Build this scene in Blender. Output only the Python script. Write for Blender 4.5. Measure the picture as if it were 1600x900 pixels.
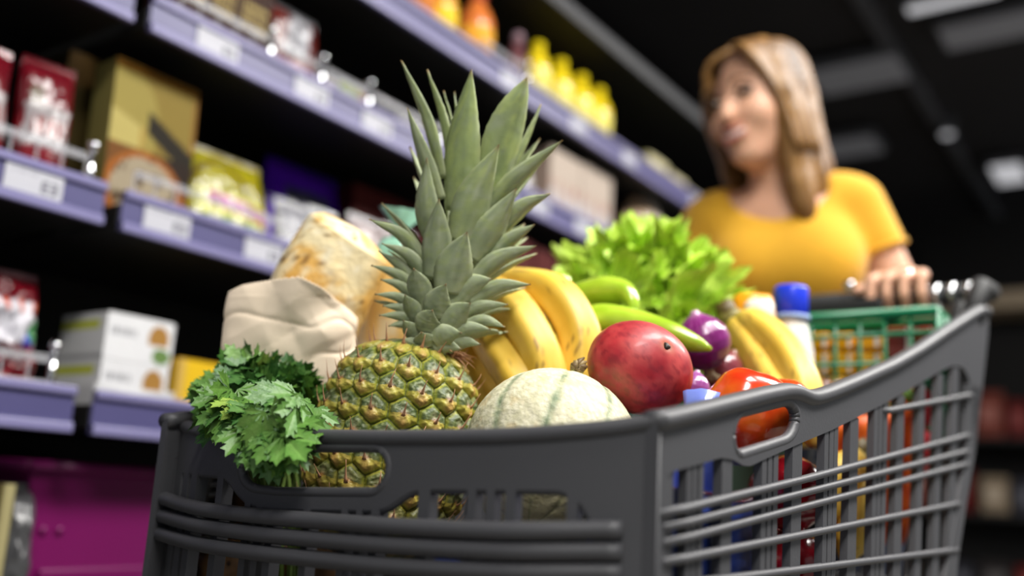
import bpy, bmesh, math, random
import numpy as np
from math import sin, cos, pi, radians, sqrt, exp, atan2, tan
from mathutils import Vector, Matrix, noise

random.seed(7)
rng = np.random.default_rng(7)
SC = bpy.context.scene
COL = SC.collection
for o in list(bpy.data.objects):
    bpy.data.objects.remove(o, do_unlink=True)

# ------------------------------------------------------------------ camera, world, exposure
H = 0.72                                   # camera height (m)
FPX = 1500.0                               # focal length in pixels of the 1600 px wide frame
PITCH, YAW, ROLL = radians(12.213), radians(35.379), radians(3.2)
cam = bpy.data.cameras.new('camera')
cam.sensor_width = 36.0
cam.lens = FPX / 1600 * 36
cam.clip_start = 0.02
cam.dof.use_dof = True
cam.dof.focus_distance = 0.775
cam.dof.aperture_fstop = 1.85
camo = bpy.data.objects.new('camera', cam)
COL.objects.link(camo)
camo.matrix_world = Matrix.Translation((0, 0, H)) @ Matrix.Rotation(YAW, 4, 'Z') @ Matrix.Rotation(pi / 2 + PITCH, 4, 'X') @ Matrix.Rotation(ROLL, 4, 'Z')
SC.camera = camo
SC.view_settings.view_transform = 'Standard'
SC.view_settings.look = 'None'
SC.view_settings.gamma = 1.0
SC.view_settings.use_curve_mapping = False
SC.view_settings.exposure = 0.0
w = bpy.data.worlds.new('store_ambient')
SC.world = w
w.use_nodes = True
w.node_tree.nodes['Background'].inputs[0].default_value = (0.9, 0.95, 1.0, 1)
w.node_tree.nodes['Background'].inputs[1].default_value = 0.35
LAMP_POWER = 58.0                          # each overhead aisle lamp
LAMP_SPOTS = [(0.75, -0.7), (0.45, 0.8), (0.6, 2.3), (0.7, 3.8)]
LAMP_Z = 2.75


def ray(px, py):
    x, y = px - 800, py - 450
    c, s = cos(ROLL), sin(ROLL)
    x, y = (x * c + y * s) / FPX, -(-x * s + y * c) / FPX
    fwd = cos(PITCH) - sin(PITCH) * y
    up = sin(PITCH) + cos(PITCH) * y
    return Vector((x * cos(YAW) - fwd * sin(YAW), fwd * cos(YAW) + x * sin(YAW), up))


def P(px, py, d):                          # the place that far into the store along that line of sight
    return ray(px, py) * d + Vector((0, 0, H))


def onx(px, py, x):
    r = ray(px, py)
    return r * (x / r.x) + Vector((0, 0, H))


def ony(px, py, y):
    r = ray(px, py)
    return r * (y / r.y) + Vector((0, 0, H))


RIGHT = Vector((cos(YAW), sin(YAW), 0))
FWD = Vector((-sin(YAW), cos(YAW), 0))
UP = Vector((0, 0, 1))


# ------------------------------------------------------------------ materials
def lin(c):
    return tuple(((v / 255) / 12.92 if v / 255 <= 0.04045 else ((v / 255 + 0.055) / 1.055) ** 2.4) for v in c[:3])


def mat(name, rgb=(128, 128, 128), rough=0.5, metal=0.0, attr=False, vary=0.0, vscale=20.0, bump=0.0, bscale=60.0,
        coat=0.0, sss=0.0, trans=0.0, alpha=1.0, emit=0.0, spec=0.5, rvary=0.0, sheen=0.0, bdetail=4.0, stretch=None, ior=1.45):
    m = bpy.data.materials.new(name)
    m.use_nodes = True
    nt = m.node_tree
    b = nt.nodes['Principled BSDF']
    b.inputs['Roughness'].default_value = rough
    b.inputs['Metallic'].default_value = metal
    b.inputs['Coat Weight'].default_value = coat
    b.inputs['Coat Roughness'].default_value = 0.12
    b.inputs['Specular IOR Level'].default_value = spec
    b.inputs['Transmission Weight'].default_value = trans
    b.inputs['IOR'].default_value = ior
    b.inputs['Alpha'].default_value = alpha
    b.inputs['Sheen Weight'].default_value = sheen
    if sss:
        b.inputs['Subsurface Weight'].default_value = sss
        b.inputs['Subsurface Radius'].default_value = (0.012, 0.006, 0.003)
        b.inputs['Subsurface Scale'].default_value = 0.6
    col = lin(rgb) + (1,)
    b.inputs['Base Color'].default_value = col
    src = None
    if attr:
        a = nt.nodes.new('ShaderNodeAttribute')
        a.attribute_name = 'Col'
        src = a.outputs['Color']
    tc = nt.nodes.new('ShaderNodeTexCoord')
    vec = tc.outputs['Object']
    if stretch:
        mp = nt.nodes.new('ShaderNodeMapping')
        mp.inputs['Scale'].default_value = stretch
        nt.links.new(vec, mp.inputs[0])
        vec = mp.outputs[0]
    if vary:
        n = nt.nodes.new('ShaderNodeTexNoise')
        n.inputs['Scale'].default_value = vscale
        n.inputs['Detail'].default_value = 5
        nt.links.new(vec, n.inputs['Vector'])
        r = nt.nodes.new('ShaderNodeMapRange')
        r.inputs[1].default_value = 0.25
        r.inputs[2].default_value = 0.75
        r.inputs[3].default_value = 1 - vary
        r.inputs[4].default_value = 1 + vary * 0.6
        nt.links.new(n.outputs[0], r.inputs[0])
        mx = nt.nodes.new('ShaderNodeMix')
        mx.data_type = 'RGBA'
        mx.blend_type = 'MULTIPLY'
        mx.inputs[0].default_value = 1
        if src:
            nt.links.new(src, mx.inputs[6])
        else:
            mx.inputs[6].default_value = col
        nt.links.new(r.outputs[0], mx.inputs[7])
        src = mx.outputs[2]
    if src:
        nt.links.new(src, b.inputs['Base Color'])
    if bump:
        n = nt.nodes.new('ShaderNodeTexNoise')
        n.inputs['Scale'].default_value = bscale
        n.inputs['Detail'].default_value = bdetail
        nt.links.new(vec, n.inputs['Vector'])
        bp = nt.nodes.new('ShaderNodeBump')
        bp.inputs['Strength'].default_value = bump
        bp.inputs['Distance'].default_value = 0.004
        nt.links.new(n.outputs[0], bp.inputs['Height'])
        nt.links.new(bp.outputs[0], b.inputs['Normal'])
    if emit:
        b.inputs['Emission Color'].default_value = col
        b.inputs['Emission Strength'].default_value = emit
    return m


M = dict(
    cart=mat('grey_moulded_plastic', (68, 68, 71), 0.5, vary=0.06, vscale=9, bump=0.05, bscale=300),
    black=mat('black_powder_coat', (20, 20, 20), 0.6, vary=0.1),
    backp=mat('black_back_panel', (14, 13, 13), 0.8),
    rail=mat('lavender_rail_plastic', (82, 79, 122), 0.35, vary=0.05),
    lip=mat('pale_lavender_lip', (128, 124, 166), 0.3),
    clear=mat('clear_acrylic_edge', (205, 205, 210), 0.15, alpha=0.34),
    chrome=mat('polished_chrome', (225, 228, 232), 0.12, metal=1.0),
    pr=mat('printed_card', attr=True, rough=0.5, vary=0.04, spec=0.12),
    foil=mat('printed_film', attr=True, rough=0.22, vary=0.1, vscale=30, bump=0.5, bscale=28, coat=0.4),
    paint=mat('tinted_skin', attr=True, rough=0.5, vary=0.05),
    tag=mat('white_price_card', attr=True, rough=0.5),
    floor=mat('grey_polished_floor', (120, 116, 108), 0.35, vary=0.08, vscale=3),
    ceil=mat('black_painted_ceiling', (52, 50, 52), 0.7, vary=0.15, vscale=2),
    wall=mat('dark_store_wall', (50, 46, 45), 0.8, vary=0.2, vscale=2),
    paper=mat('crumpled_kraft_paper', (250, 230, 204), 0.72, vary=0.05, vscale=8, bump=0.15, bscale=30, bdetail=3),
    bread=mat('baked_crust', attr=True, rough=0.7, vary=0.14, vscale=45, bump=0.4, bscale=90),
    pine=mat('pineapple_rind', attr=True, rough=0.42, vary=0.18, vscale=90, bump=0.35, bscale=240),
    leaf=mat('pineapple_leaf', attr=True, rough=0.5, vary=0.2, vscale=38, bump=0.12, bscale=120),
    spike=mat('dry_bract', (192, 142, 106), 0.7, vary=0.3, vscale=120),
    pars=mat('parsley_leaf', attr=True, rough=0.42, vary=0.2, vscale=60, bump=0.3, bscale=160),
    stem=mat('pale_green_stem', (112, 138, 62), 0.5, vary=0.15),
    banana=mat('banana_skin', attr=True, rough=0.42, vary=0.06, vscale=16, bump=0.05, bscale=60, sss=0.08),
    melon=mat('netted_melon_rind', attr=True, rough=0.6, vary=0.09, vscale=55, bump=0.55, bscale=130, bdetail=8),
    mango=mat('mango_skin', attr=True, rough=0.42, vary=0.26, vscale=36, coat=0.12, bump=0.05, bscale=90),
    gpep=mat('green_pepper_skin', attr=True, rough=0.22, vary=0.1, vscale=20, coat=0.4),
    lett=mat('lettuce_leaf', attr=True, rough=0.42, vary=0.12, vscale=40, bump=0.4, bscale=60, sss=0.0),
    onion=mat('onion_skin', attr=True, rough=0.25, vary=0.1, coat=0.4, vscale=30),
    tomato=mat('tomato_skin', attr=True, rough=0.18, coat=0.5, vary=0.08, vscale=14),
    milk=mat('milk_bottle_plastic', (232, 230, 222), 0.3),
    bluecap=mat('blue_cap_plastic', (36, 62, 222), 0.3),
    greenw=mat('green_coated_wire', (8, 112, 72), 0.35),
    orangeb=mat('orange_pouch_film', (238, 158, 30), 0.3, bump=0.3, bscale=20),
    bluefilm=mat('blue_pack_film', (62, 84, 168), 0.25, bump=0.6, bscale=22, coat=0.3, vary=0.2),
    magenta=mat('magenta_plastic', (112, 14, 84), 0.35, vary=0.08, vscale=4),
    skin=mat('skin', (224, 172, 142), 0.5, sss=0.12, vary=0.05, vscale=12),
    shirt=mat('mustard_knit', (222, 166, 36), 0.85, vary=0.05, vscale=30, bump=0.3, bscale=14, sheen=0.2, bdetail=3),
    jeans=mat('dark_denim', (38, 44, 60), 0.85, vary=0.1, vscale=60),
    hair=mat('dark_blond_hair', attr=True, rough=0.42, vary=0.3, vscale=16, bump=0.6, bscale=60, stretch=(6, 6, 0.6)),
    lips=mat('lips', (196, 118, 108), 0.4),
    white=mat('white_enamel', (236, 230, 222), 0.25),
    eye=mat('dark_iris', (48, 34, 26), 0.2),
    shoe=mat('white_canvas_shoe', (210, 208, 204), 0.7),
    rubber=mat('black_rubber', (24, 24, 25), 0.7),
    lamp=mat('lamp_diffuser', (255, 252, 244), 0.5, emit=6.0),
    farlamp=mat('far_lamp_diffuser', (235, 235, 240), 0.5, emit=0.55),
    dim=mat('dim_lamp_diffuser', (150, 150, 155), 0.5, emit=0.10),
    duct=mat('grey_painted_metal', (92, 92, 96), 0.45),
    beige=mat('beige_laminate', (168, 150, 126), 0.6),
    gold=mat('gold_wrapper', (205, 160, 40), 0.35),
)


# ------------------------------------------------------------------ mesh helpers
class G:
    def __init__(self):
        self.v, self.f, self.c = [], [], []

    def add(self, v, f, c=None):
        n = len(self.v)
        self.v += [tuple(p) for p in v]
        self.f += [tuple(i + n for i in q) for q in f]
        if c is None:
            c = (0.5, 0.5, 0.5)
        if len(c) and isinstance(c[0], (int, float, np.floating)):
            c = [c] * len(v)
        self.c += [tuple(q[:3]) for q in c]
        return self


def build(name, g, material, parent=None, smooth=True, loc=None, auto=None):
    v = np.array([tuple(p) for p in g.v], dtype=float)
    if parent is not None:
        base = np.array(parent.matrix_world.translation) if parent.get('_loc') is None else np.array(parent['_loc'])
        off = base
        place = (0, 0, 0)
    else:
        lo, hi = v.min(0), v.max(0)
        off = np.array([(lo[0] + hi[0]) / 2, (lo[1] + hi[1]) / 2, lo[2]]) if loc is None else np.array(loc)
        place = off
    me = bpy.data.meshes.new(name)
    me.from_pydata([tuple(p) for p in (v - off)], [], g.f)
    at = me.attributes.new('Col', 'FLOAT_COLOR', 'POINT')
    at.data.foreach_set('color', np.concatenate([np.array(g.c, dtype=np.float32), np.ones((len(g.c), 1), np.float32)], 1).ravel())
    if smooth:
        me.polygons.foreach_set('use_smooth', [True] * len(me.polygons))
    me.materials.append(material)
    me.update()
    o = bpy.data.objects.new(name, me)
    COL.objects.link(o)
    o.location = place
    o['_loc'] = [float(x) for x in off]
    if parent is not None:
        o.parent = parent
    if auto:
        sh = o.modifiers.new('edges', 'EDGE_SPLIT')
        sh.split_angle = radians(auto)
    return o


def tag(o, label, cat, group=None):
    o['label'] = label
    o['category'] = cat
    if group:
        o['group'] = group
    return o


def thing(name, label, cat, loc, group=None):
    o = bpy.data.objects.new(name, None)
    o.empty_display_size = 0.05
    COL.objects.link(o)
    o.location = loc
    o['_loc'] = [float(x) for x in loc]
    return tag(o, label, cat, group)


def struct(o):
    o['kind'] = 'structure'
    return o


def copy_tree(o, loc, label=None):
    c = o.copy()
    COL.objects.link(c)
    c.location = loc
    c['_loc'] = [float(x) for x in loc]
    if label:
        c['label'] = label
    for ch in list(o.children):
        d = ch.copy()
        COL.objects.link(d)
        d.parent = c
        for gg in list(ch.children):
            e = gg.copy()
            COL.objects.link(e)
            e.parent = d
    return c


def box(g, lo, hi, c=None, bev=0.0, mtx=None):
    bm = bmesh.new()
    bmesh.ops.create_cube(bm, size=1)
    lo, hi = Vector(lo), Vector(hi)
    for v in bm.verts:
        v.co = Vector([(lo[i] + hi[i]) / 2 + v.co[i] * (hi[i] - lo[i]) for i in range(3)])
    if bev:
        bmesh.ops.bevel(bm, geom=bm.edges[:], offset=bev, segments=2, affect='EDGES', profile=0.5)
    if mtx:
        bm.transform(mtx)
    bm.verts.index_update()
    g.add([v.co[:] for v in bm.verts], [[v.index for v in f.verts] for f in bm.faces], c)
    bm.free()
    return g


def bez(pts, n):
    """Catmull-Rom through pts -> n+1 points."""
    pts = [Vector(p) for p in pts]
    if len(pts) == 2:
        return [pts[0].lerp(pts[1], i / n) for i in range(n + 1)]
    p = [pts[0] * 2 - pts[1]] + pts + [pts[-1] * 2 - pts[-2]]
    out = []
    m = len(pts) - 1
    for i in range(n + 1):
        t = i / n * m
        k = min(int(t), m - 1)
        u = t - k
        a, b, c, d = p[k], p[k + 1], p[k + 2], p[k + 3]
        out.append(0.5 * ((2 * b) + (c - a) * u + (2 * a - 5 * b + 4 * c - d) * u * u + (3 * b - a - 3 * c + d) * u ** 3))
    return out


def interp(x, xs, ys):
    return float(np.interp(x, xs, ys))


def tube(g, pts, rad, n=12, c=None, ell=(1, 1), up=None, cap=True, mod=None, colfn=None):
    """Sweep; rad float or list per point; mod(angle, t)->radius factor; colfn(angle,t)->linear colour."""
    pts = [Vector(p) for p in pts]
    m = len(pts)
    if not isinstance(rad, (list, tuple)):
        rad = [rad] * m
    vs, cs, fs = [], [], []
    T0 = (pts[1] - pts[0]).normalized()
    up = Vector(up) if up is not None else (Vector((0, 0, 1)) if abs(T0.z) < 0.9 else Vector((1, 0, 0)))
    N = (up - T0 * up.dot(T0)).normalized()
    for i in range(m):
        T = (pts[min(i + 1, m - 1)] - pts[max(i - 1, 0)]).normalized()
        N = (N - T * N.dot(T)).normalized()
        B = T.cross(N)
        for k in range(n):
            a = 2 * pi * k / n
            r = rad[i] * (mod(a, i / (m - 1)) if mod else 1)
            vs.append(pts[i] + N * cos(a) * r * ell[0] + B * sin(a) * r * ell[1])
            if colfn:
                cs.append(colfn(a, i / (m - 1)))
    for i in range(m - 1):
        for k in range(n):
            fs.append((i * n + k, i * n + (k + 1) % n, (i + 1) * n + (k + 1) % n, (i + 1) * n + k))
    if cap:
        fs.append(tuple(range(n - 1, -1, -1)))
        fs.append(tuple((m - 1) * n + k for k in range(n)))
    g.add(vs, fs, cs if colfn else c)
    return g


def lathe(g, prof, base, n=24, c=None, axis=(0, 0, 1), colfn=None, mod=None):
    """prof = [(r, h)...] along axis from base."""
    A = Vector(axis).normalized()
    X = (Vector((1, 0, 0)) - A * A.x).normalized() if abs(A.x) < 0.9 else (Vector((0, 1, 0)) - A * A.y).normalized()
    Y = A.cross(X)
    base = Vector(base)
    vs, cs, fs = [], [], []
    m = len(prof)
    for i, (r, h) in enumerate(prof):
        for k in range(n):
            a = 2 * pi * k / n
            rr = r * (mod(a, i / (m - 1)) if mod else 1)
            vs.append(base + A * h + X * cos(a) * rr + Y * sin(a) * rr)
            if colfn:
                cs.append(colfn(a, i / (m - 1)))
    for i in range(m - 1):
        for k in range(n):
            fs.append((i * n + k, i * n + (k + 1) % n, (i + 1) * n + (k + 1) % n, (i + 1) * n + k))
    fs.append(tuple(range(n - 1, -1, -1)))
    fs.append(tuple((m - 1) * n + k for k in range(n)))
    g.add(vs, fs, cs if colfn else c)
    return g


def ball(g, c, r, n=16, m=10, rot=None, colfn=None, col=None, disp=None):
    c = Vector(c)
    rr = Vector(r) if not isinstance(r, (int, float)) else Vector((r, r, r))
    vs, cs, fs = [], [], []
    for i in range(m + 1):
        th = pi * i / m
        for k in range(n):
            ph = 2 * pi * k / n
            d = Vector((sin(th) * cos(ph), sin(th) * sin(ph), cos(th)))
            q = Vector((d.x * rr.x, d.y * rr.y, d.z * rr.z))
            if disp:
                q = q * disp(d)
            if rot:
                q = rot @ q
            vs.append(c + q)
            if colfn:
                cs.append(colfn(d))
    for i in range(m):
        for k in range(n):
            fs.append((i * n + k, (i + 1) * n + k, (i + 1) * n + (k + 1) % n, i * n + (k + 1) % n))
    g.add(vs, fs, cs if colfn else col)
    return g


def frame(z, x=None):
    z = Vector(z).normalized()
    x = Vector(x) if x is not None else Vector((1, 0, 0))
    x = (x - z * x.dot(z)).normalized()
    y = z.cross(x)
    return Matrix((x, y, z)).transposed()


def fbm(p, s=1.0, o=4):
    return noise.fractal(Vector(p) * s, 0.9, 2.0, o)


def mixc(a, b, t):
    t = max(0.0, min(1.0, t))
    return tuple(a[i] + (b[i] - a[i]) * t for i in range(3))


def sstep(a, b, x):
    t = max(0.0, min(1.0, (x - a) / (b - a)))
    return t * t * (3 - 2 * t)


# ------------------------------------------------------------------ signed distance shapes -> one continuous surface
class SDF:
    def __init__(self, lo, hi, res):
        self.lo, self.res = np.array(lo, float), res
        n = np.ceil((np.array(hi) - self.lo) / res).astype(int) + 1
        self.ax = [self.lo[i] + np.arange(n[i]) * res for i in range(3)]
        self.F = np.full(tuple(n), 0.2, np.float32)

    def _win(self, lo, hi):
        sl = []
        for i in range(3):
            a = max(0, int((lo[i] - self.lo[i]) / self.res))
            b = min(len(self.ax[i]), int((hi[i] - self.lo[i]) / self.res) + 2)
            if b <= a:
                return None, None
            sl.append(slice(a, b))
        X = self.ax[0][sl[0]][:, None, None]
        Y = self.ax[1][sl[1]][None, :, None]
        Z = self.ax[2][sl[2]][None, None, :]
        return tuple(sl), (X, Y, Z)

    def _put(self, sl, d, k, sub):
        f = self.F[sl]
        if sub:
            d = -d
            h = np.maximum(k - np.abs(f - d), 0) / max(k, 1e-6)
            self.F[sl] = np.maximum(f, d) + h * h * k * 0.25
        else:
            h = np.maximum(k - np.abs(f - d), 0) / max(k, 1e-6)
            self.F[sl] = np.minimum(f, d) - h * h * k * 0.25

    def cap(self, a, b, ra, rb, k=0.01, sub=False):
        a, b = np.array(a, float), np.array(b, float)
        mg = max(ra, rb) + k + 0.03
        sl, XYZ = self._win(np.minimum(a, b) - mg, np.maximum(a, b) + mg)
        if sl is None:
            return
        X, Y, Z = XYZ
        ba = b - a
        L = max(float(ba @ ba), 1e-9)
        t = np.clip(((X - a[0]) * ba[0] + (Y - a[1]) * ba[1] + (Z - a[2]) * ba[2]) / L, 0, 1)
        d = np.sqrt((X - a[0] - ba[0] * t) ** 2 + (Y - a[1] - ba[1] * t) ** 2 + (Z - a[2] - ba[2] * t) ** 2) - (ra + (rb - ra) * t)
        self._put(sl, d, k, sub)

    def ell(self, c, r, R=None, k=0.01, sub=False):
        c, r = np.array(c, float), np.array(r, float)
        R = np.eye(3) if R is None else np.array(R)
        mg = r.max() + k + 0.03
        sl, XYZ = self._win(c - mg, c + mg)
        if sl is None:
            return
        X, Y, Z = [q - c[i] for i, q in enumerate(XYZ)]
        q = [(R[0, i] * X + R[1, i] * Y + R[2, i] * Z) for i in range(3)]
        k0 = np.sqrt(sum((q[i] / r[i]) ** 2 for i in range(3)))
        k1 = np.sqrt(sum((q[i] / r[i] ** 2) ** 2 for i in range(3)))
        self._put(sl, k0 * (k0 - 1) / np.maximum(k1, 1e-6), k, sub)

    def below(self, p, n, k=0.005):
        """cut away everything on the +n side of the plane through p"""
        X, Y, Z = self.ax[0][:, None, None], self.ax[1][None, :, None], self.ax[2][None, None, :]
        d = (X - p[0]) * n[0] + (Y - p[1]) * n[1] + (Z - p[2]) * n[2]
        h = np.maximum(k - np.abs(self.F - d), 0) / k
        self.F = (np.maximum(self.F, d) + h * h * k * 0.25).astype(np.float32)

    def mesh(self):
        F = self.F
        n = F.shape
        ins = F < 0
        cnt = np.zeros([s - 1 for s in n], np.uint8)
        acc = np.zeros([s - 1 for s in n] + [3], np.float32)
        num = np.zeros([s - 1 for s in n], np.float32)

        def S(i, j, k):
            return tuple(slice(o, n[q] - 1 + o) for q, o in enumerate((i, j, k)))
        for i in (0, 1):
            for j in (0, 1):
                for k in (0, 1):
                    cnt += ins[S(i, j, k)]
        act = (cnt > 0) & (cnt < 8)
        for axis in range(3):
            for u in (0, 1):
                for v in (0, 1):
                    o0 = [0, 0, 0]
                    oth = [q for q in range(3) if q != axis]
                    o0[oth[0]], o0[oth[1]] = u, v
                    o1 = list(o0)
                    o1[axis] = 1
                    A, B = F[S(*o0)], F[S(*o1)]
                    cr = (A < 0) != (B < 0)
                    t = np.where(cr, A / np.where(cr, A - B, 1), 0)
                    num += cr
                    acc[..., axis] += np.where(cr, t, 0)
                    acc[..., oth[0]] += cr * u
                    acc[..., oth[1]] += cr * v
        idx = np.full(act.shape, -1, np.int64)
        I = np.argwhere(act)
        idx[act] = np.arange(len(I))
        pos = self.lo + (I + acc[act] / num[act][:, None]) * self.res
        faces = []
        for axis in range(3):
            oth = [q for q in range(3) if q != axis]
            sa = [slice(1, s - 1) for s in n]
            sb = list(sa)
            sa[axis] = slice(0, n[axis] - 1)
            sb[axis] = slice(1, n[axis])
            A, B = ins[tuple(sa)], ins[tuple(sb)]
            E = np.argwhere(A != B)
            if not len(E):
                continue
            fl = A[tuple(E.T)]
            for q in oth:
                E[:, q] += 1
            def cell(du, dv):
                c = E.copy()
                c[:, oth[0]] += du
                c[:, oth[1]] += dv
                return idx[tuple(c.T)]
            q = np.stack([cell(-1, -1), cell(0, -1), cell(0, 0), cell(-1, 0)], 1)
            if axis == 1:
                fl = ~fl
            q[~fl] = q[~fl][:, ::-1]
            faces.append(q)
        return pos, np.concatenate(faces)


def sdf_obj(name, s, material, parent, colfn=None, smooth_iter=2):
    v, f = s.mesh()
    g = G()
    g.v = [tuple(p) for p in v]
    g.f = [tuple(int(i) for i in q) for q in f]
    g.c = [colfn(p) for p in v] if colfn else [(0.5, 0.5, 0.5)] * len(v)
    o = build(name, g, material, parent)
    if smooth_iter:
        md = o.modifiers.new('smooth', 'SMOOTH')
        md.factor = 0.5
        md.iterations = smooth_iter
    return o


# ------------------------------------------------------------------ the room
g = G(); box(g, (-4.5, -2.5, -0.1), (3.0, 13, 0)); struct(build('floor', g, M['floor'], smooth=False))
g = G(); box(g, (-4.5, -2.5, 3.12), (3.0, 13, 3.22)); struct(build('ceiling', g, M['ceil'], smooth=False))
g = G(); box(g, (-4.5, 13, 0), (3.0, 13.1, 3.12)); struct(build('wall_back', g, M['wall'], smooth=False))
g = G(); box(g, (-4.6, -2.5, 0), (-4.5, 13, 3.12)); struct(build('wall_left', g, M['wall'], smooth=False))


def lamp_fixture(x, y, z, sx, sy, material, label, group, power=0, name='ceiling_lamp'):
    t = thing(name, label, 'ceiling lamp', (x, y, z), group)
    g = G()
    box(g, (x - sx / 2, y - sy / 2, z), (x + sx / 2, y + sy / 2, z + 0.05), bev=0.008)
    build('housing', g, M['duct'], t, smooth=False)
    g = G()
    box(g, (x - sx / 2 + 0.02, y - sy / 2 + 0.02, z - 0.012), (x + sx / 2 - 0.02, y + sy / 2 - 0.02, z), bev=0.004)
    build('diffuser', g, material, t, smooth=False)
    g = G()
    for s in (-1, 1):
        tube(g, [(x, y + s * sy * 0.35, z + 0.045), (x, y + s * sy * 0.35, 3.125)], 0.006, 8)
    build('suspension_rod', g, M['duct'], t)
    if power:
        l = bpy.data.lights.new('lamp_light', 'AREA')
        l.shape = 'RECTANGLE'
        l.size, l.size_y = sx, sy
        l.energy = power
        l.color = (1.0, 0.975, 0.94)
        lo = bpy.data.objects.new('lamp_light', l)
        COL.objects.link(lo)
        lo.parent = t
        lo.location = (0, 0, -0.02)
    return t


for i, (x, y) in enumerate(LAMP_SPOTS):
    lamp_fixture(x, y, LAMP_Z, 0.5, 1.1, M['lamp'],
                 ['white panel lamp hung over the aisle nearest the camera', 'white panel lamp hung over the front of the trolley',
                  'white panel lamp hung over the woman', 'white panel lamp hung farther along the aisle'][i], 'panel lamps over the aisle', LAMP_POWER)
for (px, py, sx, sy, m_, lab) in [
        (1488, 0, 0.42, 0.10, 'farlamp', 'slim bright lamp at the top edge of the dark ceiling'),
        (1577, 271, 0.22, 0.42, 'farlamp', 'bright rectangular lamp low in the far dark ceiling'),
        (1340, 118, 0.50, 0.36, 'dim', 'dim grey ceiling panel lamp right of the woman\'s head'),
        (1318, 232, 0.46, 0.34, 'dim', 'dim grey ceiling panel lamp beside the woman\'s hair'),
        (1555, 45, 0.5, 0.28, 'dim', 'dim grey ceiling panel lamp just below the slim bright one')]:
    r = ray(px, py)
    p = r * (2.3 / r.z) + Vector((0, 0, H))
    lamp_fixture(p.x, p.y, p.z, sx, sy, M[m_], lab, 'far ceiling lamps')
r = ray(1480, 210); p = r * (2.28 / r.z) + Vector((0, 0, H))
t = thing('spotlight', 'small round spotlight glowing alone on the dark ceiling', 'spotlight', tuple(p))
g = G(); lathe(g, [(0.02, 0.12), (0.045, 0.11), (0.05, 0.02), (0.046, 0.0)], p, 16); build('housing', g, M['duct'], t)
g = G(); ball(g, p + Vector((0, 0, -0.0)), (0.034, 0.034, 0.014), 14, 8); build('bulb', g, M['farlamp'], t)
# ceiling rail (grey duct that runs along the aisle)
r = ray(1344, 0); a = r * (2.36 / r.z) + Vector((0, 0, H))
t = thing('ceiling_rail', 'long grey rail running along the dark ceiling above the aisle', 'rail', (a.x, a.y, 3.08))
g = G(); box(g, (a.x - 0.03, 1.0, 3.06), (a.x + 0.03, 12.9, 3.12), bev=0.008); build('channel', g, M['duct'], t, smooth=False)
g = G()
for k in range(12):
    box(g, (a.x - 0.045, 1.4 + k, 3.10), (a.x + 0.045, 1.46 + k, 3.125))
build('bracket', g, M['duct'], t, smooth=False)
# dark duct higher up
t = thing('air_duct', 'wide black air duct running across the ceiling', 'duct', (-2.6, 6, 2.8))
g = G(); box(g, (-2.9, 0.5, 2.72), (-2.2, 12.9, 3.02), bev=0.03); build('duct_body', g, M['black'], t, smooth=False)
for k in range(6):
    g = G()
    box(g, (-2.92, 1.5 + 2 * k, 2.70), (-2.18, 1.56 + 2 * k, 3.04))
    box(g, (-2.57, 1.51 + 2 * k, 3.0), (-2.53, 1.55 + 2 * k, 3.13))
    build('duct_flange', g, M['black'], t, smooth=False)

# ------------------------------------------------------------------ the shelving along the left
XF = -1.20                                   # front of the price rails
ZR = dict(low=H + 0.050, mid=H + 0.332, high=H + 0.634, top=H + 0.890)   # bottoms of the rails
RH = 0.058
BOARD = 0.040                                # board top above the rail bottom
XB = -1.66


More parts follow.
